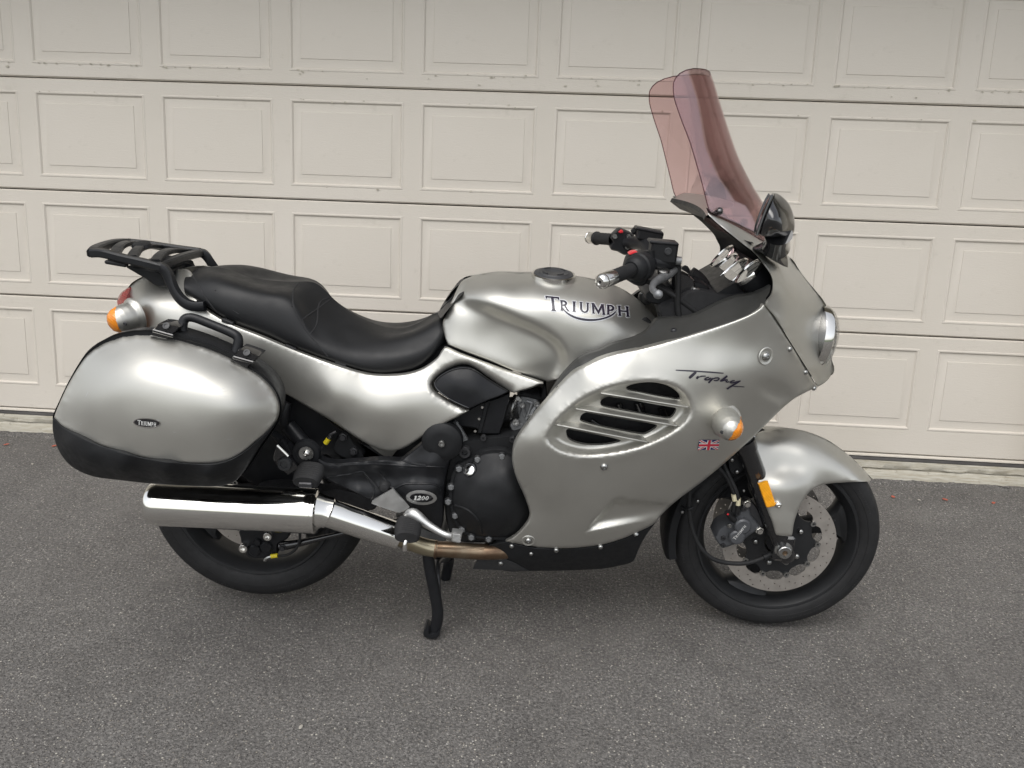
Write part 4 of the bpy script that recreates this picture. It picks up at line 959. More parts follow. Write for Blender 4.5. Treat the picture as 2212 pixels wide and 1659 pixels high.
# tail cowl and side panel in one sweep
so = [(262, 658), (268, 640), (285, 613), (310, 597), (345, 586), (385, 582), (410, 590), (425, 640), (440, 664), (497, 699), (560, 724), (640, 757), (735, 791), (800, 808), (860, 809), (905, 799), (940, 777), (955, 757), (964, 751), (1000, 766), (1085, 797), (1170, 826), (1166, 831)] + \
     P('CA', [(810, 330), (740, 348), (690, 362), (655, 350), (600, 315), (500, 248), (420, 190), (355, 160), (290, 160), (210, 190), (120, 255), (88, 300), (100, 340), (150, 380), (250, 440), (345, 484), (366, 486)]) + \
     P('CE', [(640, 845), (500, 920), (400, 970), (250, 1055), (100, 1140)]) + [(880, 964), (855, 973), (832, 974), (805, 965), (770, 945), (720, 912), (670, 882), (630, 858), (600, 838), (570, 800), (520, 765), (440, 745), (350, 730), (290, 712), (266, 690), (259, 672)]
sc_ = [(270, 640, .012), (262, 658, .03), (285, 613, .0), (310, 597, .0), (345, 586, 0), (385, 582, .01), (410, 590, .06), (440, 664, .142), (640, 757, .172), (800, 808, .172), (905, 799, .158), (964, 751, .150), (1085, 797, .166), (1170, 826, .178), (290, 712, .10), (440, 745, .165), (600, 838, .165), (720, 912, .184), (832, 974, .180), (960, 910, .2), (1010, 884, .2),
       (262, 680, .06), (300, 640, .09), (370, 640, .115), (360, 690, .145), (560, 750, .186), (735, 820, .196), (880, 835, .190), (720, 862, .206), (825, 895, .212), (905, 880, .204)] + P('CA', [(355, 160, .163), (88, 300, .184), (250, 440, .195), (690, 362, .181), (810, 330, .183), (500, 190, .172)])
kring = np.array(P('CA', [(107, 300), (122, 268), (160, 235), (210, 205), (280, 180), (330, 176), (380, 184), (430, 210), (500, 258), (590, 312), (652, 352), (590, 384), (500, 418), (430, 448), (368, 478), (340, 472), (250, 427), (170, 378), (122, 335)]))
def side_f(v, d):
    u = np.clip(1 - polydist(v, kring) / 17.0, 0, 1); low = np.clip((v[:, 0] - 905) / 15, 0, 1)
    return d - .020 * u * u * low
side, side2 = skin('side_panel', outline(so, 4.5, (22, 38)), sc_, 'paint', bike, 5, edge=(3.5, lambda v: np.where((v[:, 0] < 420) & (v[:, 1] < 640), 0, .006)), rim=.010, mirror=True, presm=15, key='side', lam=3e-3, sm=4, angle=65, func=side_f, extra=[inset(outline(kring, 4), o_) for o_ in (-4, -7, -10, -14, -18)])
side['label'] = 'silver tail and side panel sweeping under the seat'
# knee pad insert
ko = P('CA', [(107, 300), (122, 268), (160, 235), (210, 205), (280, 180), (330, 176), (380, 184), (430, 210), (500, 258), (590, 312), (652, 352), (590, 384), (500, 418), (430, 448), (368, 478), (340, 472), (250, 427), (170, 378), (122, 335)])
kp = skin('knee_pad', outline(ko, 4, (10, 14)), P('CA', [(107, 300, .174), (210, 205, .168), (330, 176, .162), (500, 258, .162), (652, 352, .165), (500, 418, .182), (368, 478, .188), (250, 427, .186), (122, 335, .178), (330, 320, .186), (250, 280, .182), (420, 300, .180)]), 'black_satin', bike, 6, edge=(2, .003), rim=.03, key='knee')
tube('pad_edge', [hit(x, y, 'knee', .0012)[0] for x, y in curve(np.array(P('CA', [(360, 470), (250, 420), (175, 372), (125, 325), (115, 296), (135, 262), (205, 214), (280, 188), (330, 184), (385, 194), (500, 266), (640, 350)])), 50)], .0016, 'black_gloss', kp, 6)
m2 = link(kp.copy(), bike); m2.scale = (1, -1, 1)
# small silver foot of the side panel
skin('panel_foot', P('CD', [(1190, 590), (1330, 606), (1500, 600), (1450, 650), (1410, 700), (1385, 710), (1330, 700), (1250, 645)]), P('CD', [(1190, 590, .168), (1500, 600, .168), (1385, 710, .155), (1330, 650, .168)]), 'paint', side, 5, rim=.01, key='pfoot', edge=(2, .003))

# ---- pannier on the near side ----------------------------------------------
lid_o = P('C1', [(97, 1205), (100, 1180), (130, 1105), (180, 1000), (235, 905), (290, 825), (340, 780), (390, 748), (440, 722), (500, 705), (570, 694), (650, 692), (740, 706), (850, 735), (950, 764), (1060, 805), (1160, 852), (1250, 905), (1330, 962), (1390, 1030), (1422, 1100), (1428, 1165), (1405, 1232), (1350, 1290), (1290, 1345), (1220, 1402), (1150, 1442), (1080, 1465), (1000, 1472), (850, 1466), (720, 1453), (600, 1430), (480, 1398), (370, 1362), (250, 1310), (150, 1255)])
lid_c = P('C1', [(97, 1205, .360), (180, 1000, .350), (290, 825, .340), (390, 748, .332), (570, 694, .328), (740, 706, .328), (950, 764, .332), (1160, 852, .338), (1330, 962, .346), (1422, 1100, .356), (1405, 1232, .372), (1290, 1345, .402), (1150, 1442, .430), (1000, 1472, .446), (850, 1466, .452), (600, 1430, .450), (370, 1362, .432), (200, 1280, .396)])
lid_c += [q + (.004,) for q in P('C1', [(260, 1090, .412), (420, 900, .412), (660, 840, .412), (950, 905, .416), (1200, 1030, .420), (1280, 1200, .424), (500, 1120, .452), (760, 1080, .458), (1030, 1160, .456), (600, 1300, .462), (900, 1320, .463)])]
T_l = TPS(lid_c, 1e-3)
shell_f = outline(P('C1', [(85, 1215), (92, 1170), (125, 1095), (175, 990), (230, 893), (285, 812), (338, 765), (390, 735), (440, 710), (500, 692), (570, 682), (660, 680), (745, 694), (855, 722), (955, 751), (1066, 792), (1168, 840), (1258, 893), (1342, 952), (1405, 1022), (1438, 1095), (1442, 1170), (1405, 1260), (1330, 1370), (1260, 1480), (1190, 1555), (1080, 1585), (900, 1580), (600, 1560), (350, 1530), (200, 1470), (120, 1370)]), 6)
def shell_ring(o, d, sc=1.0, dx=0, dy=0):
    c = o.mean(0); return np.array([W(*(c + (q - c) * sc + np.array([dx, dy])), d) for q in o])
w0 = np.array([W(*q, .345) for q in shell_f]); cen = w0.mean(0)
def ring_at(y, s): r = cen + (w0 - cen) * s; r[:, 1] = -y; return r
vv, ff = g_grid(np.array([ring_at(.338, .985), ring_at(.343, 1.0), ring_at(.330, 1.0), ring_at(.29, .975), ring_at(.235, .92), ring_at(.215, .84)]), close_u=True)
n_ = len(shell_f); ff.append(tuple(range(5 * n_, 6 * n_))); ff.append(tuple(range(n_))[::-1])
pan = fixn(obj('pannier', vv, ff, 'black_satin', bike, angle=45)); pan['label'] = 'silver and black hard pannier on the rear flank'
lid = skin('lid', outline(lid_o, 4.5, (0,)), T_l, 'paint', pan, 5.5, edge=(5, .006), rim=.008, key='lid', angle=65, presm=70)
tr_o = P('C1', [(86, 1203), (97, 1206), (150, 1256), (250, 1311), (370, 1363), (480, 1399), (600, 1431), (720, 1454), (850, 1467), (1000, 1473), (1080, 1466), (1150, 1443), (1220, 1403), (1290, 1346), (1350, 1291), (1408, 1228), (1370, 1290), (1310, 1370), (1260, 1450), (1215, 1525), (1170, 1575), (1090, 1603), (960, 1606), (700, 1592), (500, 1571), (340, 1550), (230, 1508), (160, 1450), (112, 1370), (88, 1280)])
tr_c = P('C1', [(86, 1203, .362), (150, 1256, .386), (370, 1363, .437), (600, 1431, .456), (850, 1467, .458), (1000, 1473, .452), (1150, 1443, .436), (1290, 1346, .408), (1408, 1228, .374), (1310, 1370, .392), (1260, 1450, .392), (1215, 1525, .388), (1170, 1575, .385), (1090, 1603, .385), (960, 1606, .388), (700, 1592, .390), (500, 1571, .386), (340, 1550, .378), (230, 1508, .370), (112, 1370, .356), (88, 1280, .354),
     (160, 1360, .395), (300, 1440, .432), (500, 1500, .452), (750, 1535, .456), (1000, 1540, .448), (1180, 1470, .425), (500, 1540, .425), (800, 1575, .426), (1050, 1575, .420)])
skin('lower_guard', outline(tr_o, 4, (0, 15)), TPS(tr_c, 4e-3), 'black_plastic', pan, 5.5, edge=(2.5, .003), rim=.03, key='guard', angle=60)
# handle
hp = [(860, 700, .315), (858, 650, .31), (872, 612, .305), (905, 603, .303), (980, 625, .303), (1080, 665, .305), (1160, 700, .307), (1185, 720, .309), (1188, 760, .312), (1170, 820, .318)]
tube('handle', [W1('C1', *q) for q in hp], [.012, .0115, .011, .0105, .0105, .0105, .011, .011, .0115, .0125], 'black_satin', pan, 14, 44)
prism('handle_base', P('C1', [(790, 700), (830, 690), (1000, 745), (1165, 822), (1160, 845), (1060, 800), (950, 760), (850, 732), (795, 718)]), .342, .29, 'black_plastic', pan, 5, 1.5)
for pts, key in (([(660, 712), (700, 655), (725, 640), (830, 655), (838, 668), (762, 735)], 0), ([(1142, 858), (1185, 800), (1205, 792), (1300, 825), (1308, 838), (1240, 905)], 1)):
    la = prism('latch', outline(P('C1', pts), 3, (0, 5)), .352, .30, 'black_gloss', pan, 3, 2, .004)
    c_ = np.array(P('C1', pts)).mean(0)
    lathe('latch_lock', [(0, .003), (.004, .003), (.0044, .0045), (.008, .004), (.0085, -.004)], W(c_[0] + 4, c_[1] - 8, .353), (0, -.8, .6), 'grey_plastic', la, 20)
    box('latch_lip', W(c_[0] - 4, c_[1] + 7, .356), (.05, .006, .008), 'black_gloss', la, .002, rot=Matrix.Rotation(R_(14), 3, 'Y'))
# oval maker's badge
def ellipse_px(c, cx, cy, rx, ry, rot=0, n=40):
    t_ = np.linspace(0, 2 * math.pi, n, endpoint=False); x = rx * np.cos(t_); y = ry * np.sin(t_); a = R_(rot)
    return np.array(P(c, [(cx + x_ * math.cos(a) - y_ * math.sin(a), cy + x_ * math.sin(a) + y_ * math.cos(a)) for x_, y_ in zip(x, y)]))
def ribbon_(pts, wpx, n=8):
    q = curve(np.array(pts, float), n); t_ = np.gradient(q, axis=0); t_ /= np.linalg.norm(t_, axis=1, keepdims=True); nn = np.stack([-t_[:, 1], t_[:, 0]], 1); wv = wpx / 2 * (1.05 - np.abs(np.linspace(-1, 1, n)) ** 2)[:, None]
    return np.vstack([q + nn * wv, (q - nn * wv)[::-1]])
def decal(name, polys, key, mat, par, off=.0009, step=5, holes=()):
    mb = MB()
    for i, o in enumerate(polys):
        o = np.asarray(o, float); g = hexgrid(o, step)
        if len(g): g = g[inside(g, o)]; g = g[polydist(g, o) > step * .35] if len(g) else g
        v, f = cdt([o] + [np.asarray(h, float) for h in holes], g if len(g) else np.zeros((0, 2)))
        e1 = v[f[:, 1]] - v[f[:, 0]]; e2 = v[f[:, 2]] - v[f[:, 0]]; fl = (e1[:, 0] * e2[:, 1] - e1[:, 1] * e2[:, 0]) > 0
        f = f.copy(); f[fl] = f[fl][:, ::-1]
        mb.add([hit(a, b, key, off)[0] for a, b in v], [tuple(t_) for t_ in f])
    return mb.build(name, mat, par)
bad = decal('badge', [ellipse_px('C1', 648, 1229, 82, 29, 4)], 'lid', 'chrome_soft', pan, .0016, 3)
decal('badge_field', [ellipse_px('C1', 648, 1228, 75, 23, 4)], 'lid', 'black_gloss', pan, .0024, 3)

for k, (x, y, dx, dy) in enumerate(((770, 985, 14, -22), (778, 1020, -8, 30), (1070, 1030, 40, -12), (1060, 1045, 60, -8), (1075, 1062, 50, 10), (300, 1040, -20, 40), (700, 1210, 25, 4), (1110, 1325, 55, -3), (250, 1240, 12, -10), (800, 1280, 20, 6), (680, 940, -30, 14))):
    decal('scratch', [ribbon_(P('C1', [(x, y), (x + dx / 2, y + dy / 2 + 2), (x + dx, y + dy)]), .8)], 'lid', 'halo', pan, .0005, 4)
# ---- lettering -------------------------------------------------------------
# capitals with flared serifs, unit box 0..1 wide/high (y down), list of polygons
def stem(x, y0, y1, w, fl=.05):
    return [(x - w / 2 - fl, y0), (x + w / 2 + fl, y0), (x + w / 2, y0 + .14), (x + w / 2, y1 - .14), (x + w / 2 + fl, y1), (x - w / 2 - fl, y1), (x - w / 2, y1 - .14), (x - w / 2, y0 + .14)]
def arc(cx, cy, rx, ry, a0, a1, w0_, w1_, n=14):
    o, i = [], []
    for k in range(n + 1):
        a = R_(a0 + (a1 - a0) * k / n); wd = w0_ + (w1_ - w0_) * abs(math.sin(math.pi * k / n))
        o.append((cx + (rx + wd / 2) * math.cos(a), cy - (ry + wd / 2) * math.sin(a))); i.append((cx + (rx - wd / 2) * math.cos(a), cy - (ry - wd / 2) * math.sin(a)))
    return o + i[::-1]
GL = {'T': (1.0, [[(0, 0), (1, 0), (.98, .20), (.92, .20), (.88, .11), (.60, .10), (.60, .86), (.68, 1), (.32, 1), (.40, .86), (.40, .10), (.12, .11), (.08, .20), (.02, .20)]]),
      'R': (.9, [stem(.18, 0, 1, .20), arc(.34, .26, .30, .20, 100, -100, .12, .20), [(.40, .44), (.58, .48), (.98, 1.0), (.74, 1.0)]]),
      'I': (.45, [stem(.5, 0, 1, .44, .12)]),
      'U': (1.0, [[(0, 0), (.34, 0), (.28, .14), (.28, .66), (.36, .82), (.52, .88), (.66, .82), (.74, .66), (.74, .14), (.68, 0), (1.0, 0), (.92, .14), (.92, .68), (.80, .92), (.52, 1.02), (.24, .94), (.08, .72), (.08, .14)]]),
      'M': (1.25, [[(.02, 0), (.24, 0), (.50, .62), (.76, 0), (.98, 0), (.94, .12), (.96, .88), (1.0, 1), (.74, 1), (.79, .88), (.77, .36), (.52, .98), (.46, .98), (.22, .36), (.20, .88), (.25, 1), (0, 1), (.06, .88), (.06, .12)]]),
      'P': (.85, [stem(.22, 0, 1, .22), arc(.36, .30, .34, .24, 100, -100, .12, .22)]),
      'H': (1.05, [stem(.16, 0, 1, .20, .06), stem(.84, 0, 1, .20, .06), [(.22, .44), (.78, .44), (.78, .56), (.22, .56)]]),
      '1': (.5, [[(.30, .04), (.72, 0), (.72, 1), (.38, 1), (.38, .22), (.26, .24)]]),
      '2': (.8, [arc(.48, .30, .30, .24, 170, -30, .10, .22), [(.62, .36), (.84, .42), (.42, .80), (.80, .80), (.88, .66), (.92, .68), (.84, 1), (.08, 1), (.1, .92)]]),
      '0': (.8, [arc(.5, .5, .28, .42, 0, 180, .22, .10), arc(.5, .5, .28, .42, 180, 360, .22, .10)])}
def dens(o, s):
    o = np.asarray(o, float); out = []
    for a, b in zip(o, np.roll(o, -1, 0)):
        m_ = max(1, int(np.hypot(*(b - a)) / s)); out += [a + (b - a) * k / m_ for k in range(m_)]
    return np.array(out)
def glyphs(spec, shear=0.0, grow=0.0):       # spec: (char, TL, TR, BL) pixel corners
    res = []
    for ch, tl, tr_, bl in spec:
        tl, tr_, bl = [np.array(q, float) for q in (tl, tr_, bl)]
        for poly in GL[ch][1]:
            o = np.array([tl + (tr_ - tl) * (x + shear * (1 - y)) + (bl - tl) * y for x, y in poly])
            if grow: o = inset(dens(o, 4), -grow)
            res.append(dens(o, 5))
    return res
c3 = lambda x, y: np.array(P('C3', [(x, y)])[0])
logo = [('T', c3(806, 466), c3(887, 474), c3(816, 549)), ('R', c3(890, 490), c3(948, 496), c3(892, 550)), ('I', c3(958, 496), c3(990, 500), c3(958, 556)), ('U', c3(1003, 500), c3(1062, 507), c3(1004, 560)), ('M', c3(1070, 506), c3(1150, 516), c3(1076, 567)), ('P', c3(1158, 516), c3(1218, 522), c3(1158, 574)), ('H', c3(1222, 521), c3(1290, 528), c3(1228, 582))]
def swoosh(g=0):
    top = [(905, 530), (930, 556), (970, 580), (1020, 594), (1070, 599), (1120, 596), (1170, 583), (1205, 562), (1222, 545)]
    bot = [(1222, 548), (1208, 570), (1172, 592), (1122, 606), (1070, 611), (1016, 606), (964, 589), (924, 562), (900, 534)]
    return inset(dens(np.vstack([curve(np.array(P('C3', top)), 24), curve(np.array(P('C3', bot)), 24)]), 4), -g) if g else np.vstack([curve(np.array(P('C3', top)), 24), curve(np.array(P('C3', bot)), 24)])
decal('logo_halo', glyphs(logo, 0, 2.0) + [swoosh(2.0)], 'tank', 'halo', tank, .0007)
decal('logo_lettering', glyphs(logo) + [swoosh()], 'tank', 'ink', tank, .0014)
c1 = lambda x, y: np.array(P('C1', [(x, y)])[0])
xs_ = [596, 616, 631, 640, 655, 677, 691, 706]; small = []
for ch, a, b in zip('TRIUMPH', xs_[:-1], xs_[1:]): small.append((ch, c1(a, 1214 + (a - 596) * .1 - (4 if ch == 'T' else 0)), c1(b - 2, 1214 + (b - 596) * .1 - (4 if ch == 'T' else 0)), c1(a, 1238 + (a - 596) * .1)))
decal('badge_lettering', glyphs(small), 'lid', 'white_print', pan, .0031, 3)
b0_, b1_ = np.array(P('C9', [(610, 886)])[0]), np.array(P('C9', [(704, 772)])[0]); dr0 = (b1_ - b0_); L0 = np.hypot(*dr0); dr0 /= L0; up0 = np.array([dr0[1], -dr0[0]])
if up0[1] > 0: up0 = -up0
cx0, cal_sp = 0.0, []
wds = [.17, .15, .07, .15, .18, .14, .14]
for ch, wd in zip('TRIUMPH', wds):
    hh = 6.6 if ch == 'T' else 5.2; a_ = b0_ + dr0 * L0 * cx0; cal_sp.append((ch, a_ + up0 * hh, a_ + dr0 * L0 * (wd - .02) + up0 * hh, a_)); cx0 += wd
mb = MB()
for o in glyphs(cal_sp):
    v, f = cdt([o], np.zeros((0, 2))); mb.add([W(x, y, .1316) for x, y in v], [tuple(t_) for t_ in f])
fixn(mb.build('caliper_lettering', 'white_print', cal, smooth=False))
def ribbon(pts, wpx, n=30, taper=.35):
    q = curve(np.array(pts, float), n); t_ = np.gradient(q, axis=0); t_ /= np.linalg.norm(t_, axis=1, keepdims=True); nn = np.stack([-t_[:, 1], t_[:, 0]], 1)
    wv = wpx / 2 * (1 - taper * np.abs(np.linspace(-1, 1, n)) ** 4)[:, None]
    return np.vstack([q + nn * wv, (q - nn * wv)[::-1]])
trophy = [([(150, 128), (500, 146), (1000, 176), (1535, 216)], 30), ([(742, 176), (650, 262), (538, 360)], 58), ([(818, 308), (775, 348), (752, 378)], 46), ([(790, 345), (870, 312), (1030, 298)], 26),
          ([(1155, 338), (1090, 336), (1015, 368), (992, 396), (1040, 408), (1115, 390), (1155, 345), (1120, 335)], 30), ([(1222, 358), (1160, 430), (1098, 498)], 42), ([(1195, 400), (1270, 362), (1370, 350), (1410, 366), (1372, 412), (1300, 428), (1250, 418)], 27),
          ([(1645, 286), (1560, 362), (1440, 448)], 42), ([(1440, 450), (1530, 428), (1615, 405), (1650, 412), (1605, 446), (1640, 470), (1698, 456)], 28), ([(1862, 424), (1770, 446), (1722, 484), (1790, 490), (1900, 468), (2010, 436)], 27), ([(2028, 430), (1860, 530), (1650, 662)], 36), ([(1622, 662), (1650, 662), (1682, 670)], 28), ([(1815, 596), (1980, 602), (2140, 610)], 18)]
decal('script_lettering', [ribbon(P('CJ', p), w_ * .5486 / 7.3733 * 1.4) for p, w_ in trophy], 'fairing', 'ink', fair, .0012, 4)
# flag sticker
fq = [np.array(q) for q in P('CC', [(1204, 703), (1349, 703), (1337, 773), (1191, 775)])]
def fpx(u, v): return (fq[0] * (1 - u) + fq[1] * u) * (1 - v) + (fq[3] * (1 - u) + fq[2] * u) * v
def fpoly(pts): return dens(np.array([fpx(u, v) for u, v in pts]), 6)
flg = decal('flag_sticker', [fpoly([(0, 0), (1, 0), (1, 1), (0, 1)])], 'fairing', 'flag_blue', fair, .0008)
def diag(wd):
    a, b = wd * .6, wd
    return [fpoly([(0, 0), (a, 0), (1, 1 - b), (1, 1), (1 - a, 1), (0, b)]), fpoly([(1, 0), (1, b), (a, 1), (0, 1), (0, 1 - b), (1 - a, 0)])]
decal('flag_saltire', diag(.16), 'fairing', 'white_print', flg, .0013); decal('flag_saltire_red', diag(.055), 'fairing', 'flag_red', flg, .0018)
decal('flag_cross', [fpoly([(.39, 0), (.61, 0), (.61, 1), (.39, 1)]), fpoly([(0, .31), (1, .31), (1, .69), (0, .69)])], 'fairing', 'white_print', flg, .0023)
decal('flag_cross_red', [fpoly([(.435, 0), (.565, 0), (.565, 1), (.435, 1)]), fpoly([(0, .39), (1, .39), (1, .61), (0, .61)])], 'fairing', 'flag_red', flg, .0028)

# ---- exhaust ----------------------------------------------------------------
ea, eb = W1('C8', 232, 618, .262), W1('C8', 1625, 692, .248)
ax_ = eb - ea; Lm = np.linalg.norm(ax_); ax_ /= Lm
RM = .0585
mf = lathe('silencer', [(.030, .040), (.034, .004), (.040, -.006), (.0475, -.010), (.052, -.006), (.056, .004), (RM, .016), (RM, Lm)], ea, ax_, 'chrome', bike, 64)
lathe('silencer_bore', [(.0, .035), (.032, .035)], ea, ax_, 'black_matte', mf, 32)
e1, e2 = W1('CD', 800, 1225, .245), W1('CD', 1425, 1435, .215)
Rc = .0385
A = []
u0_, v0_, _ = frame(ax_); a2 = (e2 - e1) / np.linalg.norm(e2 - e1); u1_ = u0_ - a2 * (u0_ @ a2); u1_ /= np.linalg.norm(u1_); v1_ = np.cross(a2, u1_)
th = np.linspace(0, 2 * np.pi, 48, endpoint=False)
def rg(c, u, v, r): return c + r * (np.cos(th)[:, None] * u + np.sin(th)[:, None] * v)
um, vm = (u0_ + u1_), (v0_ + v1_); um /= np.linalg.norm(um); vm -= um * (vm @ um); vm /= np.linalg.norm(vm)
A = [rg(eb, u0_, v0_, RM), rg(eb + ax_ * .004, u0_, v0_, RM + .0012), rg(eb + ax_ * .010, u0_, v0_, RM), rg(eb * .62 + e1 * .38, u0_, v0_, RM * .86), rg(eb * .25 + e1 * .75, um, vm, RM * .73), rg(e1, u1_, v1_, Rc + .003), rg(e1 + a2 * .004, u1_, v1_, Rc + .004), rg(e1 + a2 * .008, u1_, v1_, Rc + .001)]
vv, ff = g_grid(np.array(A), close_u=True); fixn(obj('silencer_cone', vv, ff, 'chrome', mf, angle=40))
lathe('tail_pipe', [(Rc, .006), (Rc * .98, .10), (Rc * .93, .20), (Rc * .80, np.linalg.norm(e2 - e1) - .012), (Rc * .70, np.linalg.norm(e2 - e1))], e1, a2, 'chrome', mf, 44)
tube('link_pipe', [e2 - a2 * .02, W1('CD', 1560, 1495, .205), W1('CD', 1700, 1545, .195), W1('CD', 1815, 1568, .19)], .0232, 'link_pipe', mf, 24, 24)
tube('header_pipe', [W1('CH', 615, 480, .19), W1('CH', 760, 485, .19), W1('CH', 960, 498, .185), W1('CH', 1250, 512, .18), W1('CH', 1500, 500, .16)], .0218, 'header_pipe', mf, 24, 24)
lathe('pipe_weld', [(.0222, -.004), (.0252, -.002), (.0252, .002), (.0222, .004)], W1('CH', 640, 482, .19), (1, 0, -.06), 'header_pipe', mf, 24)
lathe('pipe_clamp', [(.0275, -.012), (.031, -.010), (.031, .010), (.0275, .012)], W1('CD', 1440, 1442, .213), a2, 'chrome_soft', mf, 24)
tube('pipe_rib', [W1('CH', 655, 458, .213), W1('CH', 850, 468, .213), W1('CH', 1040, 468, .208), W1('CH', 1205, 462, .203)], .0022, 'header_pipe', mf, 8, 20)
# ---- swing arm, rear brake, hanger -----------------------------------------
prism('swing_arm', P('CD', [(740, 1020), (900, 1000), (1240, 1100), (1250, 1190), (1150, 1200), (820, 1120), (600, 1100), (300, 1060), (200, 1120), (120, 1100), (150, 990), (400, 960)]), .155, .105, 'dark_metal', bike, 6, 2.5, .006)
cb = prism('rear_caliper', P('CG', [(1000, 320), (1420, 340), (1430, 420), (1340, 470), (1330, 570), (1270, 600), (1100, 610), (1030, 570), (1060, 500), (1000, 480), (980, 420)]), .128, .085, 'black_satin', bike, 5, 2.5, .004)
for x, y, r in ((1225, 500, .017), (1115, 530, .017), (1145, 450, .010)): lathe('piston_boss', [(0, .008), (r * .8, .008), (r, .004), (r, -.01)], W1('CG', x, y, .130), NEAR, 'black_satin', cb, 24)
for x, y in ((1246, 388), (1010, 505)): bolt_at('CG', x, y, .134, .0125, kind='cap', mat='chrome_soft', par=cb)
bolt_at('CG', 1388, 504, .130, .010, kind='hex', mat='dark_metal', par=cb)
tube('torque_rod', [W1('CG', 1360, 490, .12), W1('CG', 1500, 470, .12), W1('CG', 1750, 415, .12), W1('CG', 2040, 350, .12)], [.014, .012, .0075, .0075], 'black_gloss', bike, 12, 20)
hz = tube('rear_brake_hose', [W1('CG', 1545, 330, .13), W1('CG', 1550, 430, .135), W1('CG', 1510, 520, .135), W1('CG', 1430, 575, .135), W1('CG', 1330, 590, .135)], .004, 'rubber', bike, 8, 24)
tube('hose_band', [W1('CG', 1272, 590, .137), W1('CG', 1335, 582, .137)], .0062, 'yellow_band', hz)
tube('hose_joint', [W1('CG', 1210, 632, .135), W1('CG', 1235, 605, .136), W1('CG', 1275, 592, .137)], .0052, 'steel', hz, 8, 8)
# right hand hanger plate with soft ribs
ho = P('CD', [(540, 640), (575, 600), (625, 590), (670, 625), (700, 690), (770, 745), (880, 764), (1000, 756), (1150, 745), (1330, 735), (1480, 740), (1540, 700), (1640, 620), (1740, 530), (1790, 480), (1870, 458), (1950, 490), (1990, 560), (1985, 640), (1960, 720), (1935, 790), (1905, 930), (1890, 1080), (1888, 1220), (1870, 1370), (1810, 1372), (1680, 1290), (1590, 1215), (1540, 1200), (1430, 1150), (1225, 1122), (1100, 1058), (930, 985), (800, 925), (750, 880), (715, 810), (640, 770), (570, 740), (535, 690)])
hc = P('CD', [(605, 675, .232), (540, 640, .222), (700, 690, .220), (880, 764, .205), (1150, 745, .205), (1480, 740, .203), (1740, 530, .200), (1870, 458, .195), (1990, 560, .195), (1935, 790, .190), (1890, 1080, .185), (1870, 1370, .185), (1680, 1290, .190), (1430, 1150, .200), (1225, 1122, .205), (930, 985, .210), (750, 880, .214), (640, 770, .222),
     (760, 800, .226), (900, 800, .226), (1100, 790, .226), (1300, 785, .226), (1500, 800, .222), (1750, 800, .222), (1870, 810, .214), (1870, 580, .205), (1700, 680, .205), (1600, 740, .204),
     (850, 890, .212), (1000, 880, .202), (1130, 870, .200), (1000, 960, .206), (1150, 960, .200), (1200, 1040, .208), (1250, 1080, .214), (1100, 1030, .218), (900, 950, .220),
     (1300, 860, .200), (1400, 900, .203), (1600, 900, .205), (1800, 900, .202), (1500, 970, .222), (1650, 980, .226), (1800, 990, .222), (1380, 990, .216), (1690, 1080, .226), (1850, 1090, .206), (1600, 1160, .214), (1750, 1170, .210), (1780, 1280, .196), (1840, 1000, .212)])
hang = skin('footrest_hanger', outline(ho, 4.5), hc, 'black_satin', bike, 6, edge=(4, .007), rim=.025, key='hanger', lam=1.5e-2, angle=60)
lathe('hanger_boss', [(0, .012), (.010, .012), (.0115, .010), (.020, .010), (.022, .006), (.034, .004), (.037, -.01)], W1('CD', 605, 676, .222), NEAR, 'black_satin', hang, 32)
lathe('boss_washer', [(0, .004), (.006, .0045), (.0075, .0015), (.0185, .0015), (.0190, -.001)], W1('CD', 606, 677, .2345), NEAR, 'steel', hang, 32)
bolt_at('CD', 606, 677, .238, .009, mat='chrome_soft', par=hang)
lathe('pivot_cover', [(0, .004), (.026, .006), (.040, .004), (.0515, -.004), (.053, -.010), (.053, -.03)], W1('CD', 1870, 580, .206), NEAR, 'black_plastic', bike, 48)
bolt_at('CD', 1871, 582, .212, .0085, mat='steel', kind='cap', par=hang)
lathe('rubber_stop', [(0, .012), (.010, .010), (.0145, .003), (.0155, -.004)], W1('CD', 1338, 987, .216), NEAR, 'black_matte', hang, 24)
prism('heel_guard', P('CD', [(1218, 1128), (1232, 1112), (1405, 1010), (1420, 1010), (1556, 1166), (1566, 1186), (1486, 1228), (1460, 1228), (1232, 1150)]), .236, .230, 'alloy', hang, 4, 1.2, .0015)
decal('engine_badge', [ellipse_px('CD', 1680, 1083, 140, 66, 3)], 'hanger', 'alloy', hang, .0030, 5)
decal('engine_badge_field', [ellipse_px('CD', 1682, 1082, 104, 40, 3)], 'hanger', 'black_gloss', hang, .0042, 5)
cdd = lambda x, y: np.array(P('CD', [(x, y)])[0]); nums = []
for ch, a, b in (('1', 1608, 1642), ('2', 1640, 1678), ('0', 1678, 1712), ('0', 1712, 1746)): nums.append((ch, cdd(a, 1063), cdd(b, 1064), cdd(a - 2, 1098)))
decal('engine_badge_number', glyphs(nums, .28, .25), 'hanger', 'white_print', hang, .0052, 3)
for pts in ([(800, 905), (900, 885), (1050, 862), (1140, 850), (1190, 920), (1240, 1010), (1228, 1090), (1215, 1112)], [(1290, 850), (1340, 920), (1420, 1005), (1500, 970), (1650, 960), (1800, 965), (1850, 1000), (1870, 1060)], [(820, 790), (1000, 782), (1250, 775), (1480, 790), (1700, 800), (1900, 805)], [(1500, 738), (1600, 770), (1720, 790)]):
    tube('hanger_rib', [hit(*a, 'hanger', -.0012)[0] for a in curve(np.array(P('CD', pts)), 30)], .0032, 'black_satin', hang, 8)
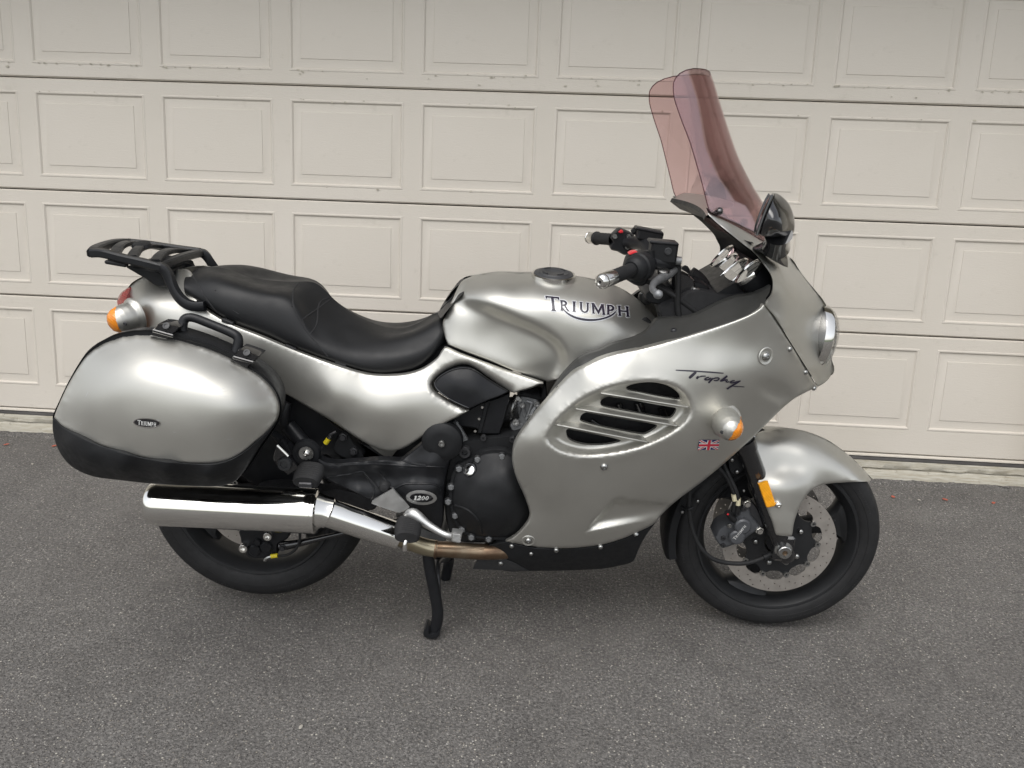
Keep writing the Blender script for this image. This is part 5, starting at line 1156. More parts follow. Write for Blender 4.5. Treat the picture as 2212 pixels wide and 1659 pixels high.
tube('hanger_joint', [hit(*a, 'hanger', 0)[0] for a in P('CD', [(1140, 850), (1300, 1030)])], .0014, 'black_matte', hang, 6)
# foot pegs and pedal
def peg(c, pts, d0, d1, n=7):
    o = outline(P(c, pts), 3); cc = o.mean(0)
    A = []
    for k, d in enumerate(np.linspace(d1, d0, 2 * n + 1)):
        s = 1.0 if k % 2 else .94
        if k in (0, 2 * n): s = .88
        A.append([W(*(cc + (q - cc) * s), d) for q in o])
    return A
def pegbar(name, c, p_in, p_out, w_, h_, ridges=9):      # rubber covered peg between two points
    a, b = np.array(p_in), np.array(p_out); ax = b - a; L = np.linalg.norm(ax); ax /= L; fwd = np.array([1.0, 0, -.1]); fwd -= ax * (fwd @ ax); fwd /= np.linalg.norm(fwd); up = np.cross(fwd, ax); A = []
    for k in range(2 * ridges + 1):
        s = 1.0 if k % 2 else .86; t_ = k / (2 * ridges); wd = w_ * (1 - .12 * (2 * t_ - 1) ** 2)
        ring = []
        for q in np.linspace(0, 2 * np.pi, 24, endpoint=False):
            cx, cy = math.cos(q), math.sin(q); e = 2.6
            r = (abs(cx) ** e + abs(cy) ** e) ** (-1 / e); ring.append(a + ax * L * t_ + fwd * wd * s * r * cx + up * h_ * s * r * cy)
        A.append(ring)
    vv, ff = g_grid(np.array(A), close_u=True); ff += [tuple(range(24)), tuple(2 * ridges * 24 + i for i in range(24))]
    return fixn(obj(name, vv, ff, 'rubber', bike, angle=25))
pg = pegbar('rider_footpeg', 'CD', W1('CD', 1568, 1300, .235), W1('CD', 1545, 1465, .335), .034, .016, 9)
tube('peg_feeler', [W1('CD', 1545, 1468, .325), W1('CD', 1530, 1510, .335), W1('CD', 1526, 1575, .335)], [.006, .0055, .0075], 'chrome_soft', pg, 10, 10)
tube('peg_pivot', [W1('CD', 1548, 1250, .215), W1('CD', 1566, 1305, .24)], .011, 'alloy', pg)
pg = pegbar('passenger_footpeg', 'CD', W1('CD', 660, 800, .245), W1('CD', 600, 950, .325), .036, .017, 8)
box('peg_tip', W1('CD', 600, 968, .325), (.035, .012, .014), 'dark_metal', pg, .003)
bp = tube('brake_pedal', [W1('CD', 1545, 1290, .23), W1('CD', 1562, 1245, .235), W1('CD', 1605, 1240, .24), W1('CD', 1700, 1310, .25), W1('CD', 1820, 1390, .26), W1('CD', 1920, 1438, .268), W1('CD', 1985, 1445, .275)], [.010, .013, .015, .0125, .0095, .0085, .009], 'alloy', bike, 14, 40)
prism('pedal_pad', P('CD', [(1962, 1420), (1975, 1412), (2050, 1424), (2058, 1436), (2046, 1505), (2036, 1514), (1972, 1500), (1962, 1490)]), .292, .268, 'alloy', bp, 3, 1.2, .002)
mb = MB()
for i in range(6):
    for j in range(6):
        vv, ff = g_lathe([(.0, .0012), (.0016, .0006), (.0020, -.001)], W1('CD', 1980 + i * 11.5 + (j % 2) * 4, 1432 + j * 12 + i * 1.6, .2925), NEAR, 6); mb.add(vv, ff)
s_ = mb.build('pad_studs', 'alloy', bp); s_['kind'] = 'stuff'
# centre stand
st = tube('centre_stand', [W1('CH', 550, 480, .15), W1('CH', 560, 640, .155), W1('CH', 610, 900, .158), W1('CH', 650, 1120, .16), W1('CH', 662, 1220, .16), W1('CH', 645, 1360, .16), W1('CH', 620, 1450, .16)], .0165, 'black_satin', bike, 16, 40)
prism('stand_foot', P('CH', [(497, 1430), (520, 1408), (560, 1430), (570, 1470), (640, 1470), (675, 1440), (690, 1440), (680, 1490), (640, 1520), (590, 1528), (530, 1515), (498, 1490)]), .185, .135, 'black_satin', st, 4, 2)
tube('stand_leg', [W1('CH', 790, 560, -.10), W1('CH', 790, 640, -.14), W1('CH', 770, 740, -.15), W1('CH', 755, 820, -.155)], .0165, 'black_satin', st, 14, 20)
tube('stand_tang', [W1('CH', 760, 580, .0), W1('CH', 690, 620, .05), W1('CH', 662, 700, .10), W1('CH', 665, 900, .13), W1('CH', 670, 1100, .14)], .008, 'dark_metal', st, 10, 24)
tube('stand_bar', [W1('CH', 550, 520, .15), W1('CH', 790, 580, -.12)], .014, 'black_satin', st)

# ---- engine and the dark works behind the panels -----------------------------
eng = prism('engine_block', P('CA', [(190, 1000), (240, 800), (300, 720), (480, 690), (660, 670), (900, 640), (1000, 900), (1000, 1300), (850, 1470), (640, 1440), (300, 1440), (200, 1300)]), .165, -.165, 'engine_black', bike, 6, 3, .006)
cc = P('CA', [(238, 1130), (243, 1040), (262, 950), (300, 905), (345, 880), (400, 852), (450, 812), (520, 795), (580, 793), (640, 805), (700, 850), (760, 1000), (800, 1120), (815, 1220), (800, 1300), (740, 1370), (650, 1410), (500, 1405), (400, 1395), (320, 1355), (265, 1275)])
cov = skin('clutch_cover', outline(cc, 4.5), P('CA', [(238, 1130, .188), (262, 950, .188), (345, 880, .188), (450, 812, .188), (580, 793, .188), (700, 850, .190), (800, 1120, .195), (800, 1300, .190), (650, 1410, .188), (400, 1395, .188), (265, 1275, .188),
     (330, 1000, .205), (420, 920, .205), (560, 880, .208), (640, 930, .222), (420, 1000, .226), (520, 960, .226), (330, 1130, .222), (330, 1230, .215), (420, 1320, .218), (520, 1100, .238), (600, 1200, .240), (480, 1230, .237), (650, 1320, .222), (550, 1360, .212), (700, 1100, .232)]), 'engine_black', bike, 6, edge=(4, .007), rim=.03, key='clutch', lam=4e-3, angle=60)
prism('cover_flange', outline(inset(np.array(cc), -7.0), 5), .186, .155, 'engine_black', cov, 5, 2)
for x, y in ((290, 915), (425, 847), (602, 825), (232, 1047), (212, 1153), (262, 1255), (310, 1357), (380, 1412), (505, 1424)):
    lathe('bolt_ear', [(0, .003), (.010, .003), (.0125, 0), (.0125, -.02)], W1('CA', x, y, .189), NEAR, 'engine_black', cov, 16); bolt_at('CA', x, y, .192, .0078, kind='hex', mat='cast_alloy', par=cov)
lathe('oil_window_rim', [(.0, .0), (.017, .0), (.019, .003), (.021, 0), (.021, -.004)], hit(*P('CA', [(368, 918)])[0], 'clutch')[0], hit(*P('CA', [(368, 918)])[0], 'clutch')[1], 'black_gloss', cov, 24)
q, n = hit(*P('CA', [(368, 926)])[0], 'clutch', .001); lathe('oil_window', [(.0, .0015), (.011, .001), (.013, .0)], q, n, 'chrome', cov, 20)
tube('cover_rib', [hit(*a, 'clutch', .0005)[0] for a in curve(np.array(P('CA', [(262, 1180), (330, 1200), (400, 1250), (440, 1310), (455, 1380)])), 20)], .003, 'engine_black', cov, 8)
prism('starter_cover', P('CA', [(440, 790), (450, 760), (500, 710), (560, 692), (620, 700), (670, 740), (700, 790), (640, 800), (560, 785)]), .150, .05, 'engine_black', bike, 5, 3, .006)
for x0 in (498, 610): box('starter_rib', W1('CA', x0, 750, .152), (.006, .012, .028), 'engine_black', bike, .002)
for x, y, r in ((334, 785, .016), (468, 686, .008), (678, 698, .008)): bolt_at('CA', x, y, .168, r, kind='cap', mat='dark_metal', par=eng)
box('frame_bracket', W1('CA', 300, 680, .15), (.03, .02, .09), 'cast_alloy', eng, .004, rot=Matrix.Rotation(R_(-30), 3, 'Y'))
# airbox, clamp and carburettor
ab = prism('airbox', outline(P('CE', [(330, 980), (600, 840), (735, 780), (900, 690), (1030, 655), (1180, 600), (1312, 545), (1310, 640), (1270, 800), (1222, 980), (1168, 1138), (870, 1132), (840, 1062), (560, 1020)]), 5, (6, 10)), .150, -.150, 'black_satin', bike, 5, 2, .004)
tube('airbox_seam', [W1('CE', 1030, 655, .1505), W1('CE', 985, 800, .1505), W1('CE', 920, 1050, .1505)], .0022, 'black_matte', ab, 6, 8)
prism('airbox_flange', outline(P('CE', [(955, 680), (1028, 655), (905, 1128), (850, 1125)]), 5, (0, 1, 2, 3)), .1555, .14, 'black_satin', ab, 4, 1)
for x, y in ((918, 750), (872, 918), (816, 1095)): lathe('airbox_clip', [(0, .002), (.0035, .002), (.004, -.002)], W1('CE', x, y, .153), NEAR, 'chrome', ab, 10)
lathe('intake_boot', [(.030, -.03), (.033, -.028), (.033, -.006), (.030, -.004), (.030, .02)], W1('CE', 1330, 770, .105), (1, 0, .22), 'rubber', ab, 32)
tube('intake_clamp', [W1('CE', 1395, 590, .11), W1('CE', 1392, 660, .128), W1('CE', 1362, 780, .136), W1('CE', 1330, 880, .128), W1('CE', 1300, 930, .11)], .0062, 'steel', ab, 8, 20)
cb_ = prism('carburettor', outline(P('CE', [(1420, 640), (1480, 590), (1600, 600), (1740, 650), (1750, 760), (1680, 900), (1600, 980), (1500, 1040), (1440, 1150), (1360, 1100), (1340, 990), (1400, 900)]), 4), .120, .03, 'cast_alloy', bike, 4, 2, .005)
prism('carburettor_top', P('CE', [(1460, 560), (1560, 540), (1760, 600), (1760, 650), (1600, 610), (1480, 590)]), .126, .04, 'black_plastic', cb_, 4, 2)
for p_, r in (([(1440, 700), (1450, 780), (1420, 860)], .0070), ([(1500, 700), (1540, 880)], .0055), ([(1640, 700), (1560, 930)], .0050), ([(1720, 720), (1660, 800), (1620, 900)], .0075), ([(1340, 1000), (1420, 1010), (1510, 1018)], .0060), ([(1560, 660), (1640, 690)], .005)):
    tube('carburettor_rib', [W1('CE', x, y, .121) for x, y in p_], r, 'cast_alloy', cb_, 8, 8)
for x, y, r in ((1500, 718, .007), (1405, 965, .009), (1435, 615, .006), (1710, 705, .008), (1610, 885, .007), (1465, 640, .005)): bolt_at('CE', x, y, .126, r, kind='cap', mat='alloy', par=cb_)
for ch, y in zip('MIKUNI', range(6)): pass
prism('float_bowl', P('CE', [(1330, 985), (1520, 1010), (1500, 1090), (1440, 1110), (1420, 1190), (1390, 1180), (1390, 1100), (1345, 1080)]), .128, .05, 'cast_alloy', cb_, 4, 2)
prism('heat_shield', P('CE', [(1480, 590), (1760, 590), (1810, 420), (1850, 500), (1840, 700), (1760, 640)]), .10, .0, 'black_matte', bike, 5, 2)
# black inner masses: radiator and frame inside the fairing, rear inner guard under the seat
prism('radiator', P('CC', [(60, 900), (60, 620), (400, 330), (700, 220), (1050, 230), (1200, 420), (1150, 600), (1000, 760), (700, 860), (400, 1200), (150, 1200)]), .205, -.20, 'black_matte', bike, 7, 2)
for a, b, r in (((760, 430), (800, 560), .012), ((620, 440), (640, 500), .008), ((420, 560), (480, 600), .006), ((930, 470), (960, 560), .010)): tube('coolant_hose', [W1('CC', *a, .222), W1('CC', *b, .222)], r, 'black_gloss', bike, 10)
prism('frame_spine', [(420, 690), (640, 790), (860, 845), (980, 790), (1150, 800), (1260, 740), (1400, 712), (1400, 690), (1370, 690), (1240, 690), (1100, 715), (960, 745), (860, 760), (640, 720), (440, 650)], .09, -.09, 'black_matte', bike, 8, 2)
prism('rear_inner_guard', P('CD', [(330, 120), (520, 150), (760, 320), (960, 470), (1150, 590), (1320, 720), (1100, 740), (880, 745), (760, 700), (560, 900), (400, 1000), (100, 960), (-100, 700), (100, 300)]), .120, -.120, 'black_satin', bike, 7, 3, .01)
prism('frame_lower', P('CD', [(900, 500), (1150, 590), (1330, 600), (1520, 590), (1700, 480), (1900, 430), (1980, 520), (1960, 760), (1500, 780), (1100, 770), (900, 700)]), .120, -.120, 'black_matte', bike, 6, 2)
prism('shock_bracket', P('CD', [(880, 560), (940, 480), (990, 480), (1060, 590), (1140, 680), (1120, 725), (1020, 735), (920, 700), (860, 640)]), .150, .10, 'black_plastic', bike, 5, 2)
for x, y in ((953, 522), (1050, 656)): bolt_at('CD', x, y, .153, .0105, kind='hex', mat='dark_metal')
tube('frame_tube', [W1('CD', 440, 420, .145), W1('CD', 560, 560, .16), W1('CD', 640, 660, .17)], .020, 'black_satin', bike, 14, 10)
tube('frame_tube', [W1('CD', 430, 200, .155), W1('CD', 395, 300, .16), W1('CD', 400, 400, .16)], [.012, .016, .014], 'black_satin', bike, 12, 10)
prism('pannier_bracket', P('CD', [(330, 610), (345, 595), (440, 700), (528, 790), (515, 830), (440, 880), (420, 870), (345, 800), (300, 720)]), .235, .17, 'black_gloss', bike, 4, 2)
lathe('pannier_lock', [(0, .004), (.009, .004), (.010, .007), (.017, .006), (.019, 0), (.019, -.01)], W1('CD', 405, 775, .238), NEAR, 'grey_plastic', bike, 24)
tube('bracket_edge', [W1('CD', 335, 600, .24), W1('CD', 440, 700, .24)], .003, 'chrome_soft', bike, 8)
prism('pannier_rail', P('CD', [(280, 515), (300, 500), (480, 640), (540, 720), (520, 760), (420, 680)]), .20, .17, 'black_satin', bike, 5, 2)
prism('rear_mudguard', P('CD', [(-300, 900), (200, 840), (330, 760), (300, 880), (220, 970), (-300, 1000)]), .08, -.08, 'black_plastic', bike, 7, 2)
tube('brake_pipe', [W1('CD', 700, 680, .15), W1('CD', 760, 620, .155), W1('CD', 790, 570, .158), W1('CD', 830, 505, .158), W1('CD', 885, 475, .155)], .004, 'dark_metal', bike, 8, 20)
tube('pipe_band', [W1('CD', 785, 582, .160), W1('CD', 815, 540, .160)], .0068, 'yellow_band', bike)
tube('pipe_joint', [W1('CD', 818, 535, .160), W1('CD', 832, 508, .160)], .0058, 'steel', bike)
tube('brake_linkage', [W1('CD', 1380, 1330, .1), W1('CD', 1500, 1290, .12)], .008, 'black_gloss', bike)
prism('stand_bracket', P('CD', [(1440, 1250), (1560, 1290), (1760, 1400), (1900, 1420), (1880, 1520), (1700, 1480), (1560, 1400)]), .10, -.06, 'cast_alloy', bike, 5, 2)

# ---- cockpit -----------------------------------------------------------------
def cyl(name, a, b, r, mat, par=None, n=28, prof=None):
    a, b = np.array(a), np.array(b); ax = b - a; L = np.linalg.norm(ax)
    pr = prof(L) if prof else [(0, 0), (r * .96, 0), (r, .001), (r, L - .001), (r * .96, L), (0, L)]
    return lathe(name, pr, a, ax, mat, par or bike, n)
ga_, gb_ = W1('CB', 262, 572, .372), W1('CB', 640, 425, .235)
gax = (gb_ - ga_); gl = np.linalg.norm(gax); gax /= gl
bars = tube('handlebar', [gb_, W1('CB', 760, 400, .17), W1('CB', 860, 480, .10), W1('CB', 900, 560, .05)], [.0145, .015, .02, .022], 'black_satin', bike, 14, 16)
grip = lathe('grip', [(0, .047), (.0155, .047)] + [(.0160 + .0006 * (k % 2), .047 + .0075 * k) for k in range(12)] + [(.0175, .140), (.0215, .142), (.0215, .150), (.016, .152)], ga_, gax, 'rubber', bars, 28)
be = lathe('bar_end', [(0, -.006), (.006, -.006), (.0065, -.009), (.0115, -.0085), (.0150, -.005), (.0172, .001), (.0178, .006), (.0166, .008), (.0172, .010), (.0176, .030), (.0172, .044), (.0140, .047)], ga_, gax, 'chrome_soft', bars, 32)
lathe('bar_end_socket', [(0, .0), (.0036, .0)], ga_ - gax * .0064, gax, 'black_matte', be, 6)
# throttle housing
th_c = W1('CB', 585, 445, .245)
lathe('throttle_housing', [(.0, -.004), (.020, -.004), (.027, .002), (.030, .010), (.0305, .022), (.034, .026), (.034, .046), (.030, .050), (.0, .051)], ga_ + gax * (gl - .055), gax, 'black_plastic', bars, 32)
prism('switch_housing', P('CB', [(470, 400), (500, 345), (560, 318), (640, 320), (690, 360), (690, 480), (650, 590), (580, 610), (500, 570), (450, 520)]), .235, .195, 'black_plastic', bars, 4, 3, .008)
prism('kill_switch', P('CB', [(500, 335), (530, 316), (572, 312), (575, 328), (540, 338), (508, 342)]), .245, .21, 'red_plastic', bars, 3, 1.5, .003)
# brake master cylinder, reservoir, lever
rb_ = box('fluid_reservoir', W1('CB', 795, 310, .185), (.064, .050, .050), 'black_plastic', bars, .005, rot=Matrix.Rotation(R_(3), 3, 'Y'))
box('reservoir_lid', W1('CB', 795, 226, .185), (.069, .056, .008), 'black_satin', rb_, .003, rot=Matrix.Rotation(R_(3), 3, 'Y'))
lathe('sight_glass', [(0, .001), (.006, .001), (.0065, .0025), (.0085, .002), (.009, -.002)], W1('CB', 842, 308, .2105), NEAR, 'grey_plastic', rb_, 20)
for q in (-1, 1): pass
tube('hose_union', [W1('CB', 860, 385, .18), W1('CB', 955, 392, .18)], [.011, .010], 'cast_alloy', rb_, 12)
tube('master_cylinder', [W1('CB', 700, 400, .20), W1('CB', 800, 410, .19), W1('CB', 880, 400, .18)], [.016, .018, .015], 'black_satin', bars, 14, 10)
tube('mirror_boss', [W1('CB', 678, 300, .205), W1('CB', 684, 380, .205)], .0125, 'black_plastic', bars, 14)
tube('brake_lever', [W1('CB', 905, 470, .17), W1('CB', 850, 510, .20), W1('CB', 780, 545, .235), W1('CB', 722, 585, .275), W1('CB', 705, 630, .315), W1('CB', 725, 660, .34), W1('CB', 752, 682, .352)], [.0085, .010, .0105, .0085, .0075, .0075, .008], 'cast_alloy', bars, 12, 40)
lathe('lever_ball', [(.0, -.011), (.006, -.0092), (.0095, -.005), (.011, 0), (.0095, .005), (.006, .0092), (.0, .011)], W1('CB', 755, 684, .354), (0.3, -1, -.3), 'cast_alloy', bars, 20)
lathe('span_adjuster', [(0, .004), (.012, .004), (.0155, .002), (.0155, -.005), (.008, -.007)], W1('CB', 800, 478, .21), (0, -.25, 1), 'steel', bars, 24)
# far side controls
fa, fb = W1('CB', 148, 190, -.372), W1('CB', 350, 205, -.27)
fax = fb - fa; fl_ = np.linalg.norm(fax); fax /= fl_
lathe('bar_end', [(0, -.004), (.0115, -.0035), (.0160, .002), (.0178, .008), (.0166, .010), (.0172, .012), (.0176, .030), (.0172, .040), (.0140, .042)], fa, fax, 'chrome_soft', bars, 28)
lathe('grip', [(0, .042), (.0205, .042), (.0205, .046)] + [(.0172 + .0006 * (k % 2), .048 + .008 * k) for k in range(11)] + [(.0185, fl_ + .01)], fa, fax, 'rubber', bars, 28)
prism('switch_cluster', P('CB', [(340, 190), (372, 150), (420, 112), (450, 120), (520, 150), (560, 190), (560, 280), (520, 330), (460, 340), (400, 310), (345, 295), (335, 260), (360, 230)]), -.235, -.285, 'black_satin', bars, 4, 3, .008)
prism('horn_button', P('CB', [(408, 142), (432, 122), (450, 130), (448, 150), (420, 150)]), -.228, -.25, 'red_plastic', bars, 3, 1.5)
for x, y in ((500, 180), (487, 272), (380, 180)): bolt_at('CB', x, y, -.228, .0065, mat='steel', kind='cap', par=bars)
tube('clutch_bar', [W1('CB', 480, 230, -.24), W1('CB', 560, 235, -.21), W1('CB', 640, 250, -.16), W1('CB', 720, 330, -.10)], [.018, .019, .021, .02], 'black_satin', bars, 14, 16)
r2_ = box('clutch_reservoir', W1('CB', 678, 165, -.17), (.072, .050, .034), 'black_plastic', bars, .005, rot=Matrix.Rotation(R_(9), 3, 'Y'))
box('reservoir_lid', W1('CB', 670, 122, -.17), (.077, .055, .008), 'black_satin', r2_, .003, rot=Matrix.Rotation(R_(9), 3, 'Y'))
tube('clutch_pivot', [W1('CB', 540, 140, -.2), W1('CB', 575, 110, -.19)], .010, 'black_satin', bars)
# top yoke, steering head, fork caps, key, hoses
yk = prism('top_yoke', P('CB', [(640, 680), (700, 640), (860, 590), (980, 520), (1060, 560), (1180, 600), (1200, 680), (1080, 720), (980, 730), (860, 770), (740, 770), (660, 740)]), .125, -.125, 'black_satin', bike, 5, 3, .006)
prism('bar_clamp', P('CB', [(860, 560), (900, 510), (980, 500), (1070, 560), (1060, 680), (960, 700), (880, 680)]), .135, .06, 'black_gloss', yk, 5, 3, .006)
bolt_at('CB', 1078, 660, .138, .0115, mat='chrome_soft', kind='cap', par=yk)
lathe('fork_cap', [(0, .006), (.012, .006), (.014, .012), (.020, .011), (.024, .004), (.0245, -.02)], W1('CB', 655, 695, -.105), (-.35, 0, .94), 'black_satin', yk, 28)
lathe('fork_cap_ring', [(.010, .0125), (.016, .0135), (.018, .0115)], W1('CB', 655, 693, -.105), (-.35, 0, .94), 'cast_alloy', yk, 28)
tube('fork_tube', [W1('CB', 1010, 690, .105), W1('CB', 1060, 880, .105)], .0215, 'chrome_soft', yk, 20)
tube('fork_tube', [W1('CB', 790, 730, -.02), W1('CB', 830, 900, -.02)], .022, 'cast_alloy', yk, 16)
for pts, r, d in (([(925, 400), (930, 560), (925, 760), (940, 900)], .0075, .17), ([(740, 590), (880, 680), (1000, 770), (1110, 850)], .0085, .16), ([(640, 560), (720, 600), (800, 640), (900, 700)], .006, .19), ([(1040, 500), (1100, 540), (1160, 620), (1210, 690)], .018, .02), ([(960, 480), (1040, 640), (1160, 760)], .008, -.05)):
    tube('control_hose', [W1('CB', x, y, d) for x, y in pts], r, 'rubber', yk, 10, 24)
ky = prism('ignition_key', P('CB', [(960, 480), (970, 445), (1000, 433), (1026, 455), (1034, 500), (1015, 512), (975, 500)]), -.01, -.02, 'black_plastic', yk, 4, 1.5)
prism('under_dash', P('CB', [(780, 800), (900, 740), (1000, 680), (1100, 650), (1240, 670), (1400, 690), (1560, 660), (1690, 660), (1680, 720), (1400, 770), (1150, 890), (960, 890), (800, 895)]), .165, -.10, 'black_matte', bike, 6, 2)
# instruments
def dial(name, x, y, d, r, nx=(-.74, 0, .67)):
    c = W1('CB', x, y, d); n = np.array(nx); n /= np.linalg.norm(n)
    o = lathe(name, [(r * .93, .001), (r * .955, .004), (r * .99, .005), (r * 1.025, .003), (r * 1.03, -.003), (r * 1.0, -.008)], c, n, 'chrome', bike, 40)
    lathe('dial_body', [(r * 1.02, -.006), (r * 1.0, -.04), (r * .7, -.075), (0, -.08)], c, n, 'black_satin', o, 32)
    lathe('dial_face', [(0, -.0015), (r * .9, -.0015)], c, n, 'dial_face', o, 32)
    xx, yy, zz = frame(n); 
    a = 1.1; v_ = math.cos(a) * xx + math.sin(a) * yy
    tube('needle', [c + .001 * n - v_ * r * .1, c + .001 * n + v_ * r * .72], .0012, 'ink', o, 6)
    for k in range(11):
        a = -2.2 + k * .44; v_ = math.cos(a) * xx + math.sin(a) * yy; tube('dial_tick', [c + .0002 * n + v_ * r * .72, c + .0002 * n + v_ * r * .86], .0012, 'ink', o, 4)
    lathe('dial_glass', [(0, .003), (r * .5, .0028), (r * .93, .002)], c, n, 'clear_glass', o, 32)
    return o
dial('small_dial', 1318, 358, -.115, .041); dial('rev_counter', 1308, 470, -.035, .058); dial('speedometer', 1395, 516, .075, .056); dial('small_dial', 1550, 490, .165, .040)
prism('dial_housing', P('CB', [(1300, 640), (1440, 560), (1560, 470), (1640, 420), (1640, 560), (1560, 640), (1400, 700), (1250, 680)]), .15, -.15, 'black_satin', bike, 6, 3, .01)

# ---- windscreen ---------------------------------------------------------------
NR = 26
near = curve(np.array(P('C4', [(905, 968), (893, 945), (872, 870), (848, 775), (815, 660), (775, 530), (740, 440), (706, 345), (684, 270), (680, 215)])), NR)
front = curve(np.array(P('C4', [(1342, 1190), (1290, 1060), (1225, 930), (1165, 842), (1115, 752), (1060, 640), (1010, 500), (968, 370), (938, 270), (914, 190), (900, 152)])), NR)
D_ = np.interp(np.linspace(0, 1, NR), [0, .3, .7, 1], [.248, .240, .220, .205])
# plan shape taken from the foot of the screen on the cowl
foot = [W1('CK', 740, 700, .246), W1('CK', 1110, 860, .212), W1('CK', 1540, 1090, .150)]
ctr = W(*front[0], 0.0)
ss = np.array([0, .150 / .246, .212 / .246, 1.0]); kk = np.array([1, (foot[2][0] - foot[0][0]) / (ctr[0] - foot[0][0]), (foot[1][0] - foot[0][0]) / (ctr[0] - foot[0][0]), 0.0])
A = []; nS = 45; S_ = np.sin(np.linspace(1, -1, nS) * math.pi / 2)
for i in range(NR):
    a = W(*near[i], D_[i]); c = W(*front[i], .015); row = []; bl = min(1, i / 8.0)
    for q in S_:
        k0 = np.interp(abs(q), ss, kk); k1 = 1 - abs(q) ** 2.2; k = k0 * (1 - bl) + k1 * bl
        if i < 1: k = 1 - abs(q) ** 1.7 if False else k
        row.append((a[0] + (c[0] - a[0]) * k, -D_[i] * q, a[2] + (c[2] - a[2]) * k))
    A.append(row)
A = np.array(A); top = A[-1].copy(); dirv = A[-1] - A[-3]; dirv /= np.linalg.norm(dirv, axis=1, keepdims=True)
ext = []
for k, (hgt, sc2) in enumerate(((.010, .992), (.020, .965), (.029, .915), (.036, .83), (.040, .72))):
    row = []
    for q in S_ * sc2:
        j = np.interp(-q, -S_, np.arange(nS)); j0 = int(min(math.floor(j), nS - 2)); fr = j - j0; b = top[j0] * (1 - fr) + top[j0 + 1] * fr; dv = dirv[j0] * (1 - fr) + dirv[j0 + 1] * fr; row.append(b + dv * hgt * (.02 + .90 * abs(q)))
    ext.append(row)
A = np.concatenate([A, np.array(ext)])
vv, ff = g_grid(A); sc = obj('windscreen', vv, ff, 'tinted_screen', bike, angle=0); sc['label'] = 'tall tinted pinkish windscreen'
sc.data.polygons.foreach_set('use_smooth', [True] * len(sc.data.polygons))
md = sc.modifiers.new('thickness', 'SOLIDIFY'); md.thickness = .0035; md.offset = 0
loop = list(A[:, 0]) + list(A[-1, 1:]) + list(A[::-1, -1])[1:]
tube('screen_edge', loop, .0013, 'screen_edge', sc, 6)
# dark backing strip and screws at its foot (near half)
mid_ = nS // 2 + 4
sl_ = [A[0, :mid_], A[0, :mid_] * .45 + A[1, :mid_] * .55, A[0, :mid_] * .1 + A[1, :mid_] * .9, A[1, :mid_] * .65 + A[2, :mid_] * .35]
strip = np.array(sl_) + np.array([-.004, .004, -.001])
vv, ff = g_grid(strip); obj('screen_mount', vv, ff, 'black_plastic', sc)
for x, y, d_ in ((858, 664, .232), (1220, 824, .170)): bolt(W1('CK', x, y, d_), (-.2, -.75, .6), .0085, 'black_gloss', sc)

# ---- mirrors, headlamp, indicators -------------------------------------------
mo = outline(P('CK', [(1442, 1005), (1480, 890), (1522, 772), (1600, 574), (1652, 452), (1652, 418), (1690, 408), (1780, 465), (1868, 560), (1922, 680), (1950, 800), (1953, 920), (1930, 990), (1860, 1036), (1750, 1050), (1620, 1048), (1500, 1032)]), 3.5, (0, 4))
mi, mi2 = skin('mirror', mo, TPS(P('CK', [(1442, 1005, .415), (1522, 772, .425), (1600, 574, .415), (1652, 445, .385), (1690, 408, .350), (1868, 560, .345), (1950, 800, .348), (1930, 990, .352), (1750, 1050, .375), (1560, 1040, .395), (1620, 800, .436), (1700, 650, .418), (1740, 850, .428), (1840, 780, .398), (1760, 970, .415)]), 2e-3), 'black_gloss', bike, 4, edge=(2.2, .006), rim=.02, mirror=True, key='mirror', angle=70)
bk = np.array([W(*q, .335) for q in mo]); m_ = obj('mirror_back', bk, [tuple(range(len(bk)))], 'black_gloss', mi, smooth=False)
ne = [W1('CK', x, y, .418) for x, y in ((1436, 1003), (1475, 888), (1517, 770), (1595, 572), (1648, 450))]
fe = [W1('CK', x, y, .300) for x, y in ((1398, 985), (1412, 880), (1470, 715), (1552, 515), (1612, 415))]
vv, ff = g_grid(np.array([[n_ * .94 + f_ * .06 + np.array([-.004, 0, 0]) for n_, f_ in zip(ne, fe)], [n_ * .1 + f_ * .9 + np.array([-.004, 0, 0]) for n_, f_ in zip(ne, fe)]])); gl_ = fixn(obj('mirror_glass', vv, ff, 'mirror_glass', mi, smooth=False))
g2_ = link(gl_.copy(), mi2); b2_ = link(m_.copy(), mi2)
tube('mirror_rim', [n_ + np.array([-.004, 0, 0]) for n_ in ne] + [f_ + np.array([-.003, 0, 0]) for f_ in fe[::-1]] + [ne[0] + np.array([-.004, 0, 0])], .0035, 'black_gloss', mi, 8)
vv, ff = g_grid(np.array([ne, fe])); fixn(obj('mirror_housing', vv, ff, 'black_gloss', mi, smooth=False))
cyl_p = [W1('C4', 1295, 1100, .375), W1('C4', 1292, 1135, .360), W1('C4', 1290, 1165, .33)]
stk = tube('mirror_stalk', [W1('C4', 1305, 1090, .37), W1('C4', 1300, 1125, .355), W1('C4', 1292, 1165, .325)], [.030, .026, .030], 'black_gloss', mi, 20, 12)
so_ = P('C4', [(1158, 1178), (1200, 1168), (1245, 1145), (1262, 1112), (1330, 1110), (1340, 1150), (1352, 1200), (1362, 1245), (1362, 1288), (1320, 1272), (1250, 1230), (1200, 1202)])
sb, sb2 = skin('mirror_base', outline(so_, 4, (0, 8)), P('C4', [(1158, 1178, .272), (1245, 1145, .300), (1262, 1112, .335), (1330, 1110, .335), (1352, 1200, .24), (1362, 1288, .225), (1250, 1230, .270), (1290, 1170, .315), (1320, 1220, .275), (1300, 1140, .335)]), 'black_gloss', bike, 4, rim=.04, mirror=True, key='mbase', edge=(2, .003))
